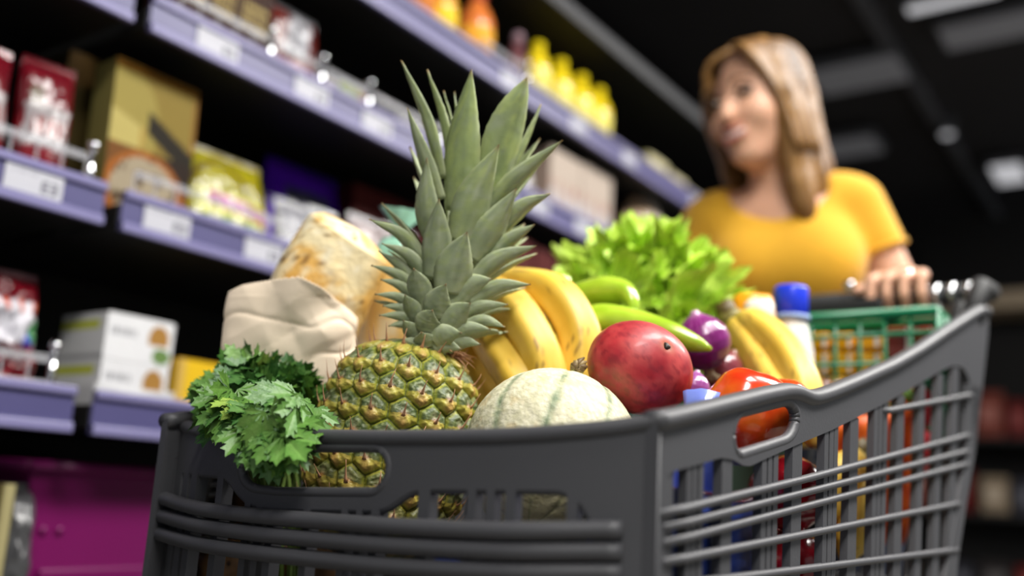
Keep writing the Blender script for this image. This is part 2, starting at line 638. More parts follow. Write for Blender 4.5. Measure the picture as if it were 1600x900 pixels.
def shelving(y0, y1, label, guards):
    t = thing('shelving_bay', label, 'shelving', (-1.43, (y0 + y1) / 2, 0), None)
    g = G(); box(g, (XB - 0.03, y0, 0.0), (XB, y1, H + 1.25)); build('back_panel', g, M['backp'], t, smooth=False)
    for yy in (y0, y1 - 0.03):
        g = G(); box(g, (XB, yy, 0.0), (XB + 0.05, yy + 0.03, H + 1.25), bev=0.004); build('upright', g, M['black'], t, smooth=False)
    g = G(); box(g, (XB, y0, 0.0), (-1.22, y1, 0.09)); build('plinth', g, M['black'], t, smooth=False)
    g = G(); box(g, (XB, y0, H - 0.20), (-1.205, y1, H - 0.165), bev=0.003); build('base_shelf', g, M['black'], t, smooth=False)
    # canopy
    g = G(); box(g, (XB, y0, H + 1.195), (XF - 0.0, y1, H + 1.235), bev=0.004)
    build('canopy', g, M['black'], t, smooth=False)
    g = G(); box(g, (XF, y0, H + 1.185), (XF + 0.008, y1, H + 1.225), bev=0.003)
    build('canopy_edge', g, M['cart'], t, smooth=False)
    for key in ('low', 'mid', 'high', 'top'):
        z = ZR[key]
        g = G(); box(g, (XB, y0 + 0.004, z + 0.008), (XF - 0.006, y1 - 0.004, z + BOARD), bev=0.002)
        sh = build('shelf', g, M['black'], t, smooth=False)
        g = G()
        # rail profile: flat face with a raised foot
        prof = [(XF - 0.006, z), (XF + 0.004, z), (XF + 0.005, z + 0.012), (XF - 0.001, z + 0.015), (XF - 0.002, z + RH - 0.012), (XF + 0.003, z + RH - 0.009), (XF + 0.002, z + RH), (XF - 0.006, z + RH)]
        ya, yb = y0 + 0.006, y1 - 0.006
        n = len(prof)
        g.add([(x, ya, zz) for x, zz in prof] + [(x, yb, zz) for x, zz in prof],
              [(i, i + n, (i + 1) % n + n, (i + 1) % n) for i in range(n)] + [tuple(range(n)), tuple(range(2 * n - 1, n - 1, -1))])
        rl = build('price_rail', g, M['rail'], sh, smooth=False)
        g = G(); box(g, (XF - 0.001, ya, z - 0.001), (XF + 0.0065, yb, z + 0.012), bev=0.002)
        box(g, (XF - 0.002, ya, z + RH - 0.010), (XF + 0.004, yb, z + RH + 0.002), bev=0.002)
        build('rail_lip', g, M['lip'], sh, smooth=False)
        for (k2, ga, gb) in guards:
            if k2 == key:
                g = G()
                zz = z + RH
                box(g, (XF - 0.018, ga, zz + 0.028), (XF - 0.013, gb, zz + 0.040), bev=0.002)
                box(g, (XF - 0.018, ga, zz - 0.004), (XF - 0.013, gb, zz + 0.006), bev=0.002)
                yy = ga
                while yy < gb:
                    tube(g, [(XF - 0.0155, yy, zz - 0.02), (XF - 0.0155, yy, zz + 0.038)], 0.0022, 6)
                    yy += 0.035
                build('product_guard', g, M['clear'], sh, smooth=False)
                for ye in (gb,):
                    g = G()
                    tube(g, [(XF - 0.012, ye, zz - 0.03), (XF - 0.012, ye, zz + 0.05)], 0.005, 10)
                    ball(g, (XF - 0.012, ye, zz + 0.052), 0.0075, 12, 8)
                    build('divider_post', g, M['chrome'], sh)
    return t


GAP = 0.725
shelving(-0.55, GAP - 0.008, 'black shelving bay with lavender rails at the left edge, before the dark joint',
         [('mid', -0.4, 0.69), ('low', -0.4, 0.68)])
yA = [onx(px, py, XF).y for px, py in ((432, 60), (512, 100), (585, 140))]
shelving(GAP + 0.008, 4.3, 'long black shelving bay with lavender rails behind the trolley, past the dark joint',
         [('mid', 0.76, 1.12), ('high', 0.76, yA[0]), ('high', yA[0] + 0.01, yA[1]), ('high', yA[1] + 0.01, yA[2]), ('high', yA[2] + 0.01, yA[2] + 0.22), ('top', 1.55, 1.72)])

# price cards in the rails
TG = G()
W_, HH_ = 0.078, 0.044


def tag_card(glyph):
    g = G()
    nx, nz = 26, 14
    vs, fs, cs = [], [], []
    for i in range(nx + 1):
        for j in range(nz + 1):
            u, v = i / nx, j / nz
            c = (188, 188, 196)
            if glyph:
                if 0.64 < u < 0.90 and 0.22 < v < 0.58:
                    q = (u - 0.64) / 0.26
                    if q < 0.4 or q > 0.55:
                        if (v < 0.30 or v > 0.50 or q < 0.16 or 0.85 < q or 0.36 < v < 0.44):
                            c = (70, 70, 84)
                if 0.08 < u < 0.6 and (0.70 < v < 0.76 or 0.84 < v < 0.88) and (i % 5):
                    c = (165, 165, 176)
            cs.append(lin(c))
            vs.append((0.0012, -W_ / 2 + W_ * u, HH_ * v))
    for i in range(nx):
        for j in range(nz):
            a = i * (nz + 1) + j
            fs.append((a, a + nz + 1, a + nz + 2, a + 1))
    g.add(vs, fs, cs)
    box(g, (0, -W_ / 2, 0), (0.001, W_ / 2, HH_), lin((184, 184, 192)))
    return g


def card_loc(px, py, key):
    p = onx(px, py, XF)
    return (XF - 0.0009 + 0.0002, p.y, ZR[key] + 0.0085)


cards = [(52, 293, 'mid', 'white price card with small dark figures below the red sweet bags'),
         (260, 360, 'mid', 'white price card on the middle rail below the golden bread box'),
         (412, 400, 'mid', 'white price card on the middle rail just left of the paper bag of bread'),
         (341, 70, 'high', 'white price card on the high rail below the brown coffee packs'),
         (488, 140, 'high', 'white price card on the high rail below the red and silver packet'),
         (590, 192, 'high', 'white price card on the high rail left of the pineapple leaves'),
         (843, 318, 'high', 'white price card on the high rail beside the right-hand pineapple leaves'),
         (912, 348, 'high', 'white price card on the high rail just above the lettuce'),
         (800, 120, 'top', 'white price card on the top rail left of the yellow bottles'),
         (905, 190, 'top', 'white price card on the top rail under the yellow bottles'),
         (984, 242, 'top', 'white price card on the top rail right of the yellow bottles'),
         (1088, 308, 'top', 'white price card on the top rail nearest the woman')]
first = None
for px, py, key, lab in cards:
    loc = card_loc(px, py, key)
    if first is None:
        TG = tag_card(True)
        first = build('price_card', TG, M['tag'], smooth=False, loc=(0, 0, 0))
        tag(first, lab, 'price card', 'white price cards in the rails')
        first.location = loc
    else:
        c = first.copy(); COL.objects.link(c); c.location = loc; c['label'] = lab

# ------------------------------------------------------------------ goods on the shelves


def dimmed_ink(rgb, z):
    """print colours of the packs, darkened by shelf height: weaker shelf light put into the colour"""
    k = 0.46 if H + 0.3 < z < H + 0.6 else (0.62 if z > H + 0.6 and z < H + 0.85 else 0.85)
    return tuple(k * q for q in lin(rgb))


def carton(name, label, cat, y0, y1, z0, z1, depth, front, side, xf=-1.245, lean=0.0, group=None, n=36, flap=True):
    """upright printed box, front towards the aisle (+X); front(u,v) and side(u,v) give sRGB"""
    Rm = Matrix.Translation((xf, 0, z0)) @ Matrix.Rotation(-lean, 4, 'Y') @ Matrix.Translation((-xf, 0, -z0))
    if lean:
        Rm = Matrix.Translation((xf - 0.0, 0, z0)) @ Matrix.Rotation(-lean, 4, 'Y') @ Matrix.Translation((-xf, 0, -z0))
    t = thing(name, label, cat, (xf - depth / 2, (y0 + y1) / 2, z0), group)
    g = G()
    def grid(fn, at, nu, nv):
        vs, cs, fs = [], [], []
        for i in range(nu + 1):
            for j in range(nv + 1):
                u, v = i / nu, j / nv
                vs.append(Rm @ Vector(at(u, v))); cs.append(dimmed_ink(fn(u, v), z0))
        for i in range(nu):
            for j in range(nv):
                a = i * (nv + 1) + j
                fs.append((a, a + nv + 1, a + nv + 2, a + 1))
        g.add(vs, fs, cs)
    grid(front, lambda u, v: (xf, y0 + (y1 - y0) * u, z0 + (z1 - z0) * v), n, n)
    grid(side, lambda u, v: (xf - depth * (1 - u), y0, z0 + (z1 - z0) * v), 16, 16)
    grid(side, lambda u, v: (xf - depth * u, y1, z0 + (z1 - z0) * v), 4, 4)
    grid(lambda u, v: side(0.5, 1.0), lambda u, v: (xf - depth * (1 - v), y0 + (y1 - y0) * u, z1), 2, 2)
    grid(lambda u, v: side(0.5, 0.0), lambda u, v: (xf - depth * v, y0 + (y1 - y0) * u, z0), 2, 2)
    grid(lambda u, v: side(0.5, 0.5), lambda u, v: (xf - depth, y1 - (y1 - y0) * u, z0 + (z1 - z0) * v), 2, 2)
    build('carton_body', g, M['pr'], t, smooth=False)
    if flap:
        g = G()
        box(g, (xf - depth * 0.96, y0 + 0.004, z1), (xf - 0.002, y1 - 0.004, z1 + 0.0015), dimmed_ink(side(0.5, 1.0), z0), mtx=Rm)
        build('tuck_flap', g, M['pr'], t, smooth=False)
    return t


def pouch(name, label, cat, y0, y1, z0, z1, thick, front, xf=-1.25, lean=0.12, group=None, seed=0, n=30, lump=0.0, seal=(200, 200, 205), top_in=0.0, yaw=0.0):
    """pillow bag standing on its lower edge, front towards the aisle"""
    yc = (y0 + y1) / 2
    t = thing(name, label, cat, (xf - thick / 2, yc, z0), group)
    Rm = Matrix.Translation((xf, yc, z0)) @ Matrix.Rotation(yaw, 4, 'Z') @ Matrix.Rotation(-lean, 4, 'Y')
    W, Hh = y1 - y0, z1 - z0
    g = G()
    for side in (1, -1):
        vs, cs, fs = [], [], []
        for i in range(n + 1):
            for j in range(n + 1):
                u, v = i / n, j / n
                pr = max(0, 1 - abs(2 * u - 1) ** 2.6) ** 0.6 * max(0, 1 - abs(2 * v - 1) ** 3.0) ** 0.6
                pr *= (1.12 - 0.25 * v)
                x = side * thick / 2 * pr
                nn = fbm((u * 5 + seed, v * 5, side), 1.0) * 0.10 * thick * pr
                if lump:
                    nn += lump * thick * pr * (0.5 - noise.voronoi(Vector((u * W * 55, v * Hh * 55, seed)))[0][0])
                wob = 0.012 * W * sin(9 * v + seed)
                yy = (u - 0.5) * W * (1 - top_in * v) + wob * (2 * u - 1)
                vs.append(Rm @ Vector((x + side * nn - thick / 2, yy, v * Hh)))
                cs.append(dimmed_ink(front(u, v), z0))
        for i in range(n):
            for j in range(n):
                a = i * (n + 1) + j
                q = (a, a + n + 1, a + n + 2, a + 1)
                fs.append(q if side > 0 else q[::-1])
        g.add(vs, fs, cs)
    build('film', g, M['foil'], t)
    g = G()
    k = 40
    vs, fs = [], []
    for i in range(k + 1):
        u = i / k
        zz = 0.0022 * (i % 2)
        for hgt in (-0.012, 0.006 + zz):
            for dx in (0.0012, -0.0012):
                vs.append(Rm @ Vector((dx - thick / 2, (u - 0.5) * W * (1 - top_in) * 0.985, Hh + hgt)))
    for i in range(k):
        a, b = i * 4, i * 4 + 4
        fs += [(a, b, b + 2, a + 2), (a + 1, a + 3, b + 3, b + 1), (a + 2, b + 2, b + 3, a + 3)]
    g.add(vs, fs, dimmed_ink(seal, z0))
    build('seal_strip', g, M['foil'], t, smooth=False)
    return t


def bottle(name, label, cat, y, x, z0, h, r, body, capc, lab, group=None):
    t = thing(name, label, cat, (x, y, z0), group)
    g = G()
    lathe(g, [(r * 0.9, 0), (r, 0.006), (r, h * 0.55), (r * 0.97, h * 0.62), (r * 0.72, h * 0.76), (r * 0.42, h * 0.86), (r * 0.4, h * 0.9)], (x, y, z0), 18, lin(body))
    build('bottle_body', g, M['foil'], t)
    g = G(); lathe(g, [(r * 0.46, h * 0.88), (r * 0.46, h * 0.98), (r * 0.4, h)], (x, y, z0), 16, lin(capc)); build('bottle_cap', g, M['pr'], t)
    g = G(); lathe(g, [(r * 1.012, h * 0.16), (r * 1.012, h * 0.5)], (x, y, z0), 18, lin(lab)); build('bottle_label', g, M['pr'], t)
    return t


ZB = {k: v + BOARD for k, v in ZR.items()}      # shelf tops


def redbag(u, v):
    if v > 0.66:
        return (140, 22, 40) if not (0.15 < u < 0.4 and v < 0.80) else (120, 96, 60)
    if 0.30 < v < 0.64 and abs(u - 0.5) < 0.42 + 0.04 * sin(v * 20):
        if 0.42 < v < 0.54 and 0.2 < u < 0.85 and sin(u * 38) > -0.2:
            return (196, 70, 60)
        return (226, 216, 218)
    return (168, 18, 40) if fbm((u * 6, v * 6, 1)) > -0.1 else (120, 10, 26)


def berrybag(u, v):
    if v > 0.78:
        return (108, 14, 28)
    if v > 0.40:
        if 0.68 < v and sin(u * 30) > 0:
            return (216, 96, 60)
        if (u - 0.8) ** 2 + (v - 0.46) ** 2 < 0.006:
            return (40, 70, 180)
        if (u - 0.92) ** 2 + (v - 0.55) ** 2 < 0.008:
            return (80, 150, 90)
        return (222, 220, 228)
    return (128, 20, 30) if fbm((u * 9, v * 9, 4)) > 0.0 else (78, 8, 18)


yL = lambda px, py, x=-1.25: onx(px, py, x).y
zL = lambda px, py, x=-1.25: onx(px, py, x).z
# middle shelf, before the joint
pouch('sweet_bag', 'red and white sweet bag beside the golden bread box', 'bag', yL(36, 200), yL(122, 200), ZB['mid'], zL(80, 84), 0.045, redbag, seed=1, seal=(190, 30, 54), lean=0.10, group='red sweet bags', yaw=-0.1)
pouch('sweet_bag', 'red and white sweet bag cut by the left edge of the photo', 'bag', yL(-75, 190), yL(28, 190), ZB['mid'], zL(0, 60), 0.045, redbag, seed=5, seal=(190, 30, 54), lean=0.10, group='red sweet bags', yaw=0.05)
carton('food_carton', 'dark olive carton behind the red sweet bag', 'box', yL(98, 150, -1.34), yL(152, 150, -1.34), ZB['mid'], zL(120, 80, -1.34), 0.10,
       lambda u, v: (92, 78, 40) if v < 0.8 else (120, 90, 44), lambda u, v: (62, 56, 34), xf=-1.34)


def goldbox(u, v):
    v = (v - 0.13) / 0.87
    if v < 0.36:                                                    # slices of bread
        du, dv = (u - 0.45) / 0.46, (v - 0.05) / 0.30
        q = du * du + dv * dv
        if q < 0.72:
            return (214, 196, 164) if fbm((u * 9, v * 9, 2)) > -0.25 else (120, 96, 70)
        if q < 1.0:
            return (206, 120, 40)
        if u > 0.5 and v > 0.12:
            return (52, 34, 20)
        return (150, 96, 40)
    if u < 0.40 and v < 0.62 - 0.25 * u:
        return (240, 220, 130) if u < 0.35 else (226, 190, 96)
    if abs((v - (0.58 - 0.42 * (u - 0.45)))) < 0.09 and u > 0.42:
        return (46, 38, 24)
    if v > 0.93 or u > 0.96:
        return (176, 122, 44)
    d = (u - 0.15) ** 2 + (v - 0.55) ** 2
    return (200, 180, 92) if d < 0.16 else (176, 150, 66)


carton('bread_carton', 'tall golden carton picturing sliced bread on the middle shelf', 'box', yL(172, 200), yL(308, 200), ZB['mid'], zL(175, 80), 0.055,
       goldbox, lambda u, v: (170, 158, 92), lean=0.05, n=60)


def yellowbag(u, v):
    v = (v - 0.10) / 0.90
    if v > 0.52:
        d = sqrt((u - 0.3) ** 2 + (v - 0.55) ** 2)
        return (140, 116, 60) if 0.28 < d < 0.34 and v > 0.56 else (206, 194, 30)
    if 0.30 < v + 0.1 * (u - 0.5) < 0.46 and 0.16 < u < 0.92:
        q = (u - 0.16) / 0.152
        if (q % 1.0) < 0.72:
            return (236, 40, 190)
        return (255, 206, 226)
    if v < 0.2:
        return (206, 214, 190) if fbm((u * 7, v * 7, 9)) > -0.1 else (130, 190, 110)
    return (255, 250, 50)


pouch('snack_bag', 'yellow snack bag with magenta letters beside the golden carton', 'bag', yL(312, 300), yL(446, 310), ZB['mid'], zL(318, 212) + 0.006, 0.05, yellowbag, seed=3, lean=0.20, n=44, seal=(170, 150, 40), top_in=0.18)
pouch('snack_bag', 'purple and dark blue packet behind the silver ones', 'bag', yL(438, 300, -1.33), yL(552, 330, -1.33), ZB['mid'], zL(450, 236, -1.33), 0.05,
      lambda u, v: (120, 30, 255) if abs(u - 0.5) > 0.30 or v > 0.78 else (90, 90, 120), xf=-1.33, seed=8, seal=(64, 12, 150))
for i, (a, b, py) in enumerate([(446, 498, 312), (500, 545, 325)]):
    pouch('silver_bag', ['crinkled silver white packet next to the yellow snack bag', 'smaller silver packet above the bread loaf'][i], 'bag', yL(a, 360), yL(b, 365), ZB['mid'], zL((a + b) / 2, py), 0.04,
          lambda u, v: (214, 214, 222) if fbm((u * 8, v * 8, i)) > -0.2 else (150, 146, 160), seed=12 + i, group='silver packets on the middle shelf', lean=0.15)
for i, (a, b, py) in enumerate([(552, 590, 290), (592, 632, 306), (634, 676, 325)]):
    carton('dark_red_packet', ['dark red packet behind the bread loaf, first of three', 'dark red packet behind the pale packs, middle of three', 'dark red packet half behind the pineapple leaves'][i], 'box', yL(a, 350, -1.32), yL(b, 350, -1.32), ZB['mid'], zL((a + b) / 2, py, -1.32), 0.06,
           lambda u, v: (112, 40, 36) if v > 0.3 else (120, 70, 60), lambda u, v: (80, 20, 22), xf=-1.32, group='dark red packets', lean=0.03, n=8)
for i, (a, b, py) in enumerate([(562, 612, 338), (616, 668, 356)]):
    pouch('pale_packet', ['pale pink and white packet above the bread', 'pale pink and white packet behind the pineapple leaves'][i], 'bag', yL(a, 380), yL(b, 390), ZB['mid'], zL((a + b) / 2, py), 0.05,
          lambda u, v: (226, 206, 206) if v > 0.3 else (150, 186, 170), seed=20 + i, group='pale packets on the middle shelf', lean=0.1)
for i, (a, b, py) in enumerate([(800, 832, 372), (836, 868, 392), (872, 905, 410)]):
    carton('dark_red_packet', ['dark red packet on the middle shelf right of the pineapple', 'dark red packet on the middle shelf left of the lettuce', 'dark red packet behind the lettuce edge'][i], 'box', yL(a, 410), yL(b, 420), ZB['mid'], zL((a + b) / 2, py), 0.06,
           lambda u, v: (120, 54, 52) if v > 0.4 else (150, 96, 96), lambda u, v: (80, 20, 22), group='dark red packets', lean=0.03, n=8)

# low shelf
pouch('berry_bag', 'clear bag of dark red berries with a white label on the low shelf', 'bag', yL(-45, 500), yL(84, 500), ZB['low'], zL(40, 420), 0.06, berrybag, seed=31, lump=0.5, lean=0.12, seal=(92, 16, 26), top_in=0.1)


def cheese_front(u, v):
    if 0.08 < u < 0.42 and 0.55 < v < 0.72 and sin(u * 90) > -0.4:
        return (150, 150, 156)
    d = ((u - 0.78) / 0.16) ** 2 + ((v - 0.55) / 0.34) ** 2
    if d < 1 and v > 0.42:
        return (176, 130, 66)
    if ((u - 0.84) / 0.14) ** 2 + ((v - 0.2) / 0.18) ** 2 < 1:
        return (110, 140, 80)
    return (236, 236, 238)


def cheese_side(u, v):
    if 0.68 < v < 0.86 and u < 0.85:
        return (206, 212, 40)
    if v < 0.12:
        return (176, 176, 178)
    return (228, 228, 228)


xs = -1.25
y0c, y1c = yL(160, 560, xs), yL(266, 560, xs)
zt, zb_ = zL(165, 482, xs), zL(168, 600, xs)
tr = thing('shelf_tray', 'grey cardboard display tray under the white cartons on the low shelf', 'tray', (xs - 0.07, (y0c + y1c) / 2, ZB['low']))
g = G()
yt1 = y1c + 0.13
box(g, (xs - 0.13, y0c - 0.006, ZB['low']), (xs + 0.004, yt1, ZB['low'] + 0.004))
build('tray_base', g, M['duct'], tr, smooth=False)
g = G()
k = 30
vs, fs = [], []
for i in range(k + 1):
    u = i / k
    y = y0c - 0.006 + (yt1 - y0c + 0.006) * u
    zt_ = ZB['low'] + 0.034 - 0.008 * sin(u * pi * 2.0) ** 2
    vs += [(xs + 0.004, y, ZB['low']), (xs + 0.004, y, zt_), (xs + 0.0015, y, ZB['low']), (xs + 0.0015, y, zt_)]
for i in range(k):
    a = i * 4
    fs += [(a, a + 4, a + 5, a + 1), (a + 2, a + 3, a + 7, a + 6), (a + 1, a + 5, a + 7, a + 3)]
g.add(vs, fs, lin((206, 206, 208)))
box(g, (xs - 0.13, y0c - 0.008, ZB['low']), (xs + 0.004, y0c - 0.005, ZB['low'] + 0.03), lin((196, 196, 198)))
build('tray_front', g, M['pr'], tr, smooth=False)
zlo = ZB['low'] + 0.0045
hc = (zt - zlo) / 2 - 0.0018
carton('white_carton', 'white carton with yellow stripe, lower of the stacked pair', 'box', y0c, y1c, zlo, zlo + hc, 0.115, cheese_front, cheese_side, xf=xs, group='stacked white cartons', flap=False)
carton('white_carton', 'white carton with yellow stripe, upper of the stacked pair', 'box', y0c, y1c + 0.002, zlo + hc + 0.0008, zlo + 2 * hc + 0.0008, 0.115, cheese_front, cheese_side, xf=xs - 0.001, group='stacked white cartons')
carton('yellow_carton', 'low yellow carton right of the white cartons', 'box', y1c + 0.012, yL(350, 590), zlo, zL(290, 562), 0.1,
       lambda u, v: (240, 196, 40) if u > 0.15 else (214, 176, 90), lambda u, v: (226, 180, 40), n=10)

# under the low shelf
ZU = H - 0.165
ya, yb = yL(66, 800, -1.24), yL(330, 800, -1.24)
t = thing('storage_tub', 'large magenta plastic tub under the low shelf', 'tub', (-1.40, (ya + yb) / 2, ZU))
g = G()
xa, xb = -1.60, -1.285
zt = H + 0.005
vs = [(xb, ya + 0.02, ZU), (xb, yb - 0.02, ZU), (xa, yb - 0.02, ZU), (xa, ya + 0.02, ZU), (xb, ya, zt), (xb, yb, zt), (xa, yb, zt), (xa, ya, zt)]
fs = [(0, 1, 5, 4), (1, 2, 6, 5), (2, 3, 7, 6), (3, 0, 4, 7), (3, 2, 1, 0)]
g.add(vs, fs)
o = build('tub_body', g, M['magenta'], t, smooth=False)
md = o.modifiers.new('wall', 'SOLIDIFY'); md.thickness = 0.004
md = o.modifiers.new('soft', 'BEVEL'); md.width = 0.012; md.segments = 3
g = G()
tube(g, [(xb + 0.004, ya - 0.004, zt), (xb + 0.004, yb + 0.004, zt), (xa - 0.004, yb + 0.004, zt), (xa - 0.004, ya - 0.004, zt), (xb + 0.004, ya - 0.004, zt)], 0.008, 8)
build('tub_rim', g, M['magenta'], t)
g = G(); box(g, (xb + 0.0, ya + 0.03, ZU + 0.0), (xb + 0.010, yb - 0.03, ZU + 0.035), bev=0.003); build('tub_foot', g, M['magenta'], t, smooth=False)
for s in (0.10, 0.34):
    g = G(); ball(g, (xb + 0.002, ya + 0.02 + s * 0.1, ZU + 0.085), (0.004, 0.006, 0.006), 10, 8); build('tub_rivet', g, M['magenta'], t)
ya2, yb2 = yL(-60, 820, -1.25), yL(12, 820, -1.25)
carton('dark_carton', 'dark carton with a pale edge beside the magenta tub', 'box', ya2, yb2, ZU, H - 0.02, 0.12, lambda u, v: (70, 60, 30) if u < 0.8 else (176, 166, 120), lambda u, v: (40, 36, 30), n=10)
pouch('grey_sack', 'grey sack squeezed between the dark carton and the magenta tub', 'bag', yb2 + 0.004, yb2 + 0.05, ZU, H - 0.025, 0.07, lambda u, v: (84, 84, 86), seed=44, lean=0.05, seal=(90, 90, 92))

# high shelf


def coffee(u, v):
    if 0.42 < v < 0.74 and 0.1 < u < 0.9:
        q = (v - 0.42) / 0.32
        if (q * 3) % 1 < 0.62 and sin(u * 44 + 5 * int(q * 3)) > -0.45:
            return (214, 190, 120)
    if v < 0.3 and (u - 0.5) ** 2 / 0.16 + (v - 0.14) ** 2 / 0.014 < 1:
        return (190, 160, 104)
    return (66, 40, 30)


for i, (a, b) in enumerate([(262, 318), (322, 366), (369, 420)]):
    carton('coffee_packet', ['brown coffee packet with gold lettering, first from the left on the high shelf', 'brown coffee packet with gold lettering, middle one of three', 'brown coffee packet with gold lettering beside the red packet'][i],
           'packet', yL(a, 20), yL(b, 40), ZB['high'], ZB['high'] + 0.165, 0.07, coffee, lambda u, v: (54, 32, 24), group='coffee packets', n=48)


def redsilver(u, v):
    if v > 0.42 and abs(u - 0.5 - 0.3 * (v - 0.7)) < 0.24:
        return (206, 206, 212) if fbm((u * 6, v * 6, 3)) > -0.2 else (120, 112, 118)
    if v < 0.34 and fbm((u * 5, v * 7, 7)) > 0.05:
        return (206, 130, 120)
    return (120, 42, 34)


pouch('red_packet', 'dark red packet with a silver patch on the high shelf', 'bag', yL(434, 60), yL(508, 90), ZB['high'], ZB['high'] + 0.165, 0.05, redsilver, seed=52, lean=0.06)
pouch('small_packet', 'small silver and white packet right of the red one', 'bag', yL(514, 90), yL(545, 110), ZB['high'], ZB['high'] + 0.075, 0.04, lambda u, v: (200, 190, 176) if v > 0.4 else (176, 150, 120), seed=55)
pouch('small_packet', 'orange and green packet low on the high shelf', 'bag', yL(548, 110), yL(588, 130), ZB['high'], ZB['high'] + 0.085, 0.04,
      lambda u, v: (210, 110, 40) if v < 0.55 else ((140, 160, 50) if u < 0.6 else (180, 70, 40)), seed=57)
carton('dark_packet', 'dark brown packet half hidden left of the tall pineapple leaves', 'packet', yL(602, 150, -1.3), yL(640, 160, -1.3), ZB['high'], ZB['high'] + 0.07, 0.06, lambda u, v: (70, 40, 34), lambda u, v: (40, 24, 22), xf=-1.3, n=6)
for i, (a, b) in enumerate([(640, 682), (690, 740)]):
    pouch('white_packet', ['white packet seen between the left pineapple leaves', 'white packet behind the middle of the pineapple crown'][i], 'bag', yL(a, 210), yL(b, 240), ZB['high'], ZB['high'] + 0.075, 0.05, lambda u, v: (220, 216, 212) if v > 0.3 else (206, 120, 90), seed=60 + i, group='white packets on the high shelf')
pouch('white_packet', 'white packet just right of the pineapple crown', 'bag', yL(806, 280), yL(846, 300), ZB['high'], zL(828, 240), 0.06, lambda u, v: (226, 222, 218), seed=66, group='white packets on the high shelf')
carton('dark_packet', 'dark mauve carton behind the pineapple leaf tip', 'packet', yL(800, 230, -1.36), yL(862, 250, -1.36), ZB['high'], zL(830, 212, -1.36), 0.08, lambda u, v: (96, 76, 84), lambda u, v: (70, 50, 58), xf=-1.36, n=6)


def pinkbox(u, v):
    if v < 0.42 and fbm((u * 6, v * 6, 5)) > -0.1:
        return (236, 230, 232)
    if 0.3 < v < 0.6 and sin(u * 26) > 0.55:
        return (206, 150, 138)
    if u > 0.9 and v < 0.4:
        return (190, 90, 80)
    return (230, 212, 196)


for i, (a, b) in enumerate([(856, 905), (907, 953)]):
    carton('cream_carton', ['cream and pink carton on the high shelf, left of the pair', 'cream and pink carton on the high shelf, right of the pair'][i], 'box', yL(a, 290), yL(b, 310), ZB['high'], zL(a + 20, 240 + i * 26) + 0.004, 0.09, pinkbox, lambda u, v: (190, 166, 150), group='cream cartons', n=20)

# round bag on the high shelf
pa, pb = onx(960, 340, -1.25), onx(1046, 380, -1.25)
c = Vector((-1.31, (pa.y + pb.y) / 2 + 0.10, ZB['high']))
t = thing('round_bag', 'round beige bag with a grey window at the end of the high shelf', 'bag', tuple(c))
g = G()
R_ = 0.125


def rb_col(d):
    if (d.y + 0.05) ** 2 + (d.z + 0.25) ** 2 < 0.22 and d.x > 0:
        return lin((122, 112, 102))
    return lin((232, 218, 202)) if d.y > -0.25 else lin((188, 160, 132))


ball(g, c + Vector((0, 0, 0.112)), (0.06, R_, 0.115), 32, 24, colfn=rb_col, disp=lambda d: 1 + 0.05 * fbm(d * 3) + 0.03 * cos(9 * atan2(d.z, d.y)))
build('bag_body', g, M['foil'], t)
g = G(); tube(g, [c + Vector((0, 0, 0.218)), c + Vector((0, 0, 0.23))], [0.016, 0.024], 12, lin((226, 210, 190))); build('tied_neck', g, M['foil'], t)

# top shelf bottles
for i, (px, py, h_) in enumerate([(652, 30, 0.16), (688, 45, 0.17), (742, 62, 0.19)]):
    p = onx(px, py, -1.26)
    bottle('sauce_bottle', ['orange sauce bottle, leftmost on the top shelf', 'orange sauce bottle with yellow label, second on the top shelf', 'big orange sauce bottle, third on the top shelf'][i], 'bottle', p.y, -1.26, ZB['top'], h_, 0.036 if i < 2 else 0.042, [(226, 150, 60), (232, 170, 50), (228, 128, 60)][i], (190, 80, 60), [(196, 120, 60), (240, 200, 60), (236, 170, 60)][i], 'orange sauce bottles')
p = onx(808, 80, -1.30)
bottle('sauce_bottle', 'slim mauve bottle just left of the yellow bottles', 'bottle', p.y, -1.30, ZB['top'], 0.20, 0.03, (120, 76, 80), (170, 140, 150), (100, 50, 50))
proto = None
ybot = [(-1.25, 838), (-1.25, 874), (-1.25, 906), (-1.25, 934), (-1.335, 846), (-1.335, 880), (-1.335, 912)]
labs = ['yellow bottle, first from the left in the front row', 'yellow bottle, second from the left in the front row', 'yellow bottle, third from the left in the front row', 'yellow bottle at the right end of the front row',
        'yellow bottle behind the first front-row bottle', 'yellow bottle behind the second front-row bottle', 'yellow bottle behind the third front-row bottle']
for (x, px), lab in zip(ybot, labs):
    p = onx(px, 120 + (px - 838) * 0.66, x)
    if proto is None:
        proto = bottle('mustard_bottle', lab + ' on the top shelf', 'bottle', p.y, x, ZB['top'], 0.17, 0.037, (244, 216, 34), (238, 214, 20), (240, 226, 120), 'yellow bottles on the top shelf')
    else:
        copy_tree(proto, (x, p.y, ZB['top']), lab + ' on the top shelf')
for i, (a, b) in enumerate([(1010, 1040), (1044, 1070), (1074, 1098)]):
    carton('pale_yellow_packet', ['pale yellow packet, first after the bottles on the top shelf', 'pale yellow packet, middle one near the end of the top shelf', 'pale yellow packet beside the woman\'s hair'][i], 'packet', yL(a, 255), yL(b, 275), ZB['top'], ZB['top'] + 0.085 - 0.012 * i, 0.08,
           lambda u, v: (232, 222, 176) if v > 0.35 else (216, 206, 186), lambda u, v: (150, 150, 90), group='pale yellow packets', n=6)

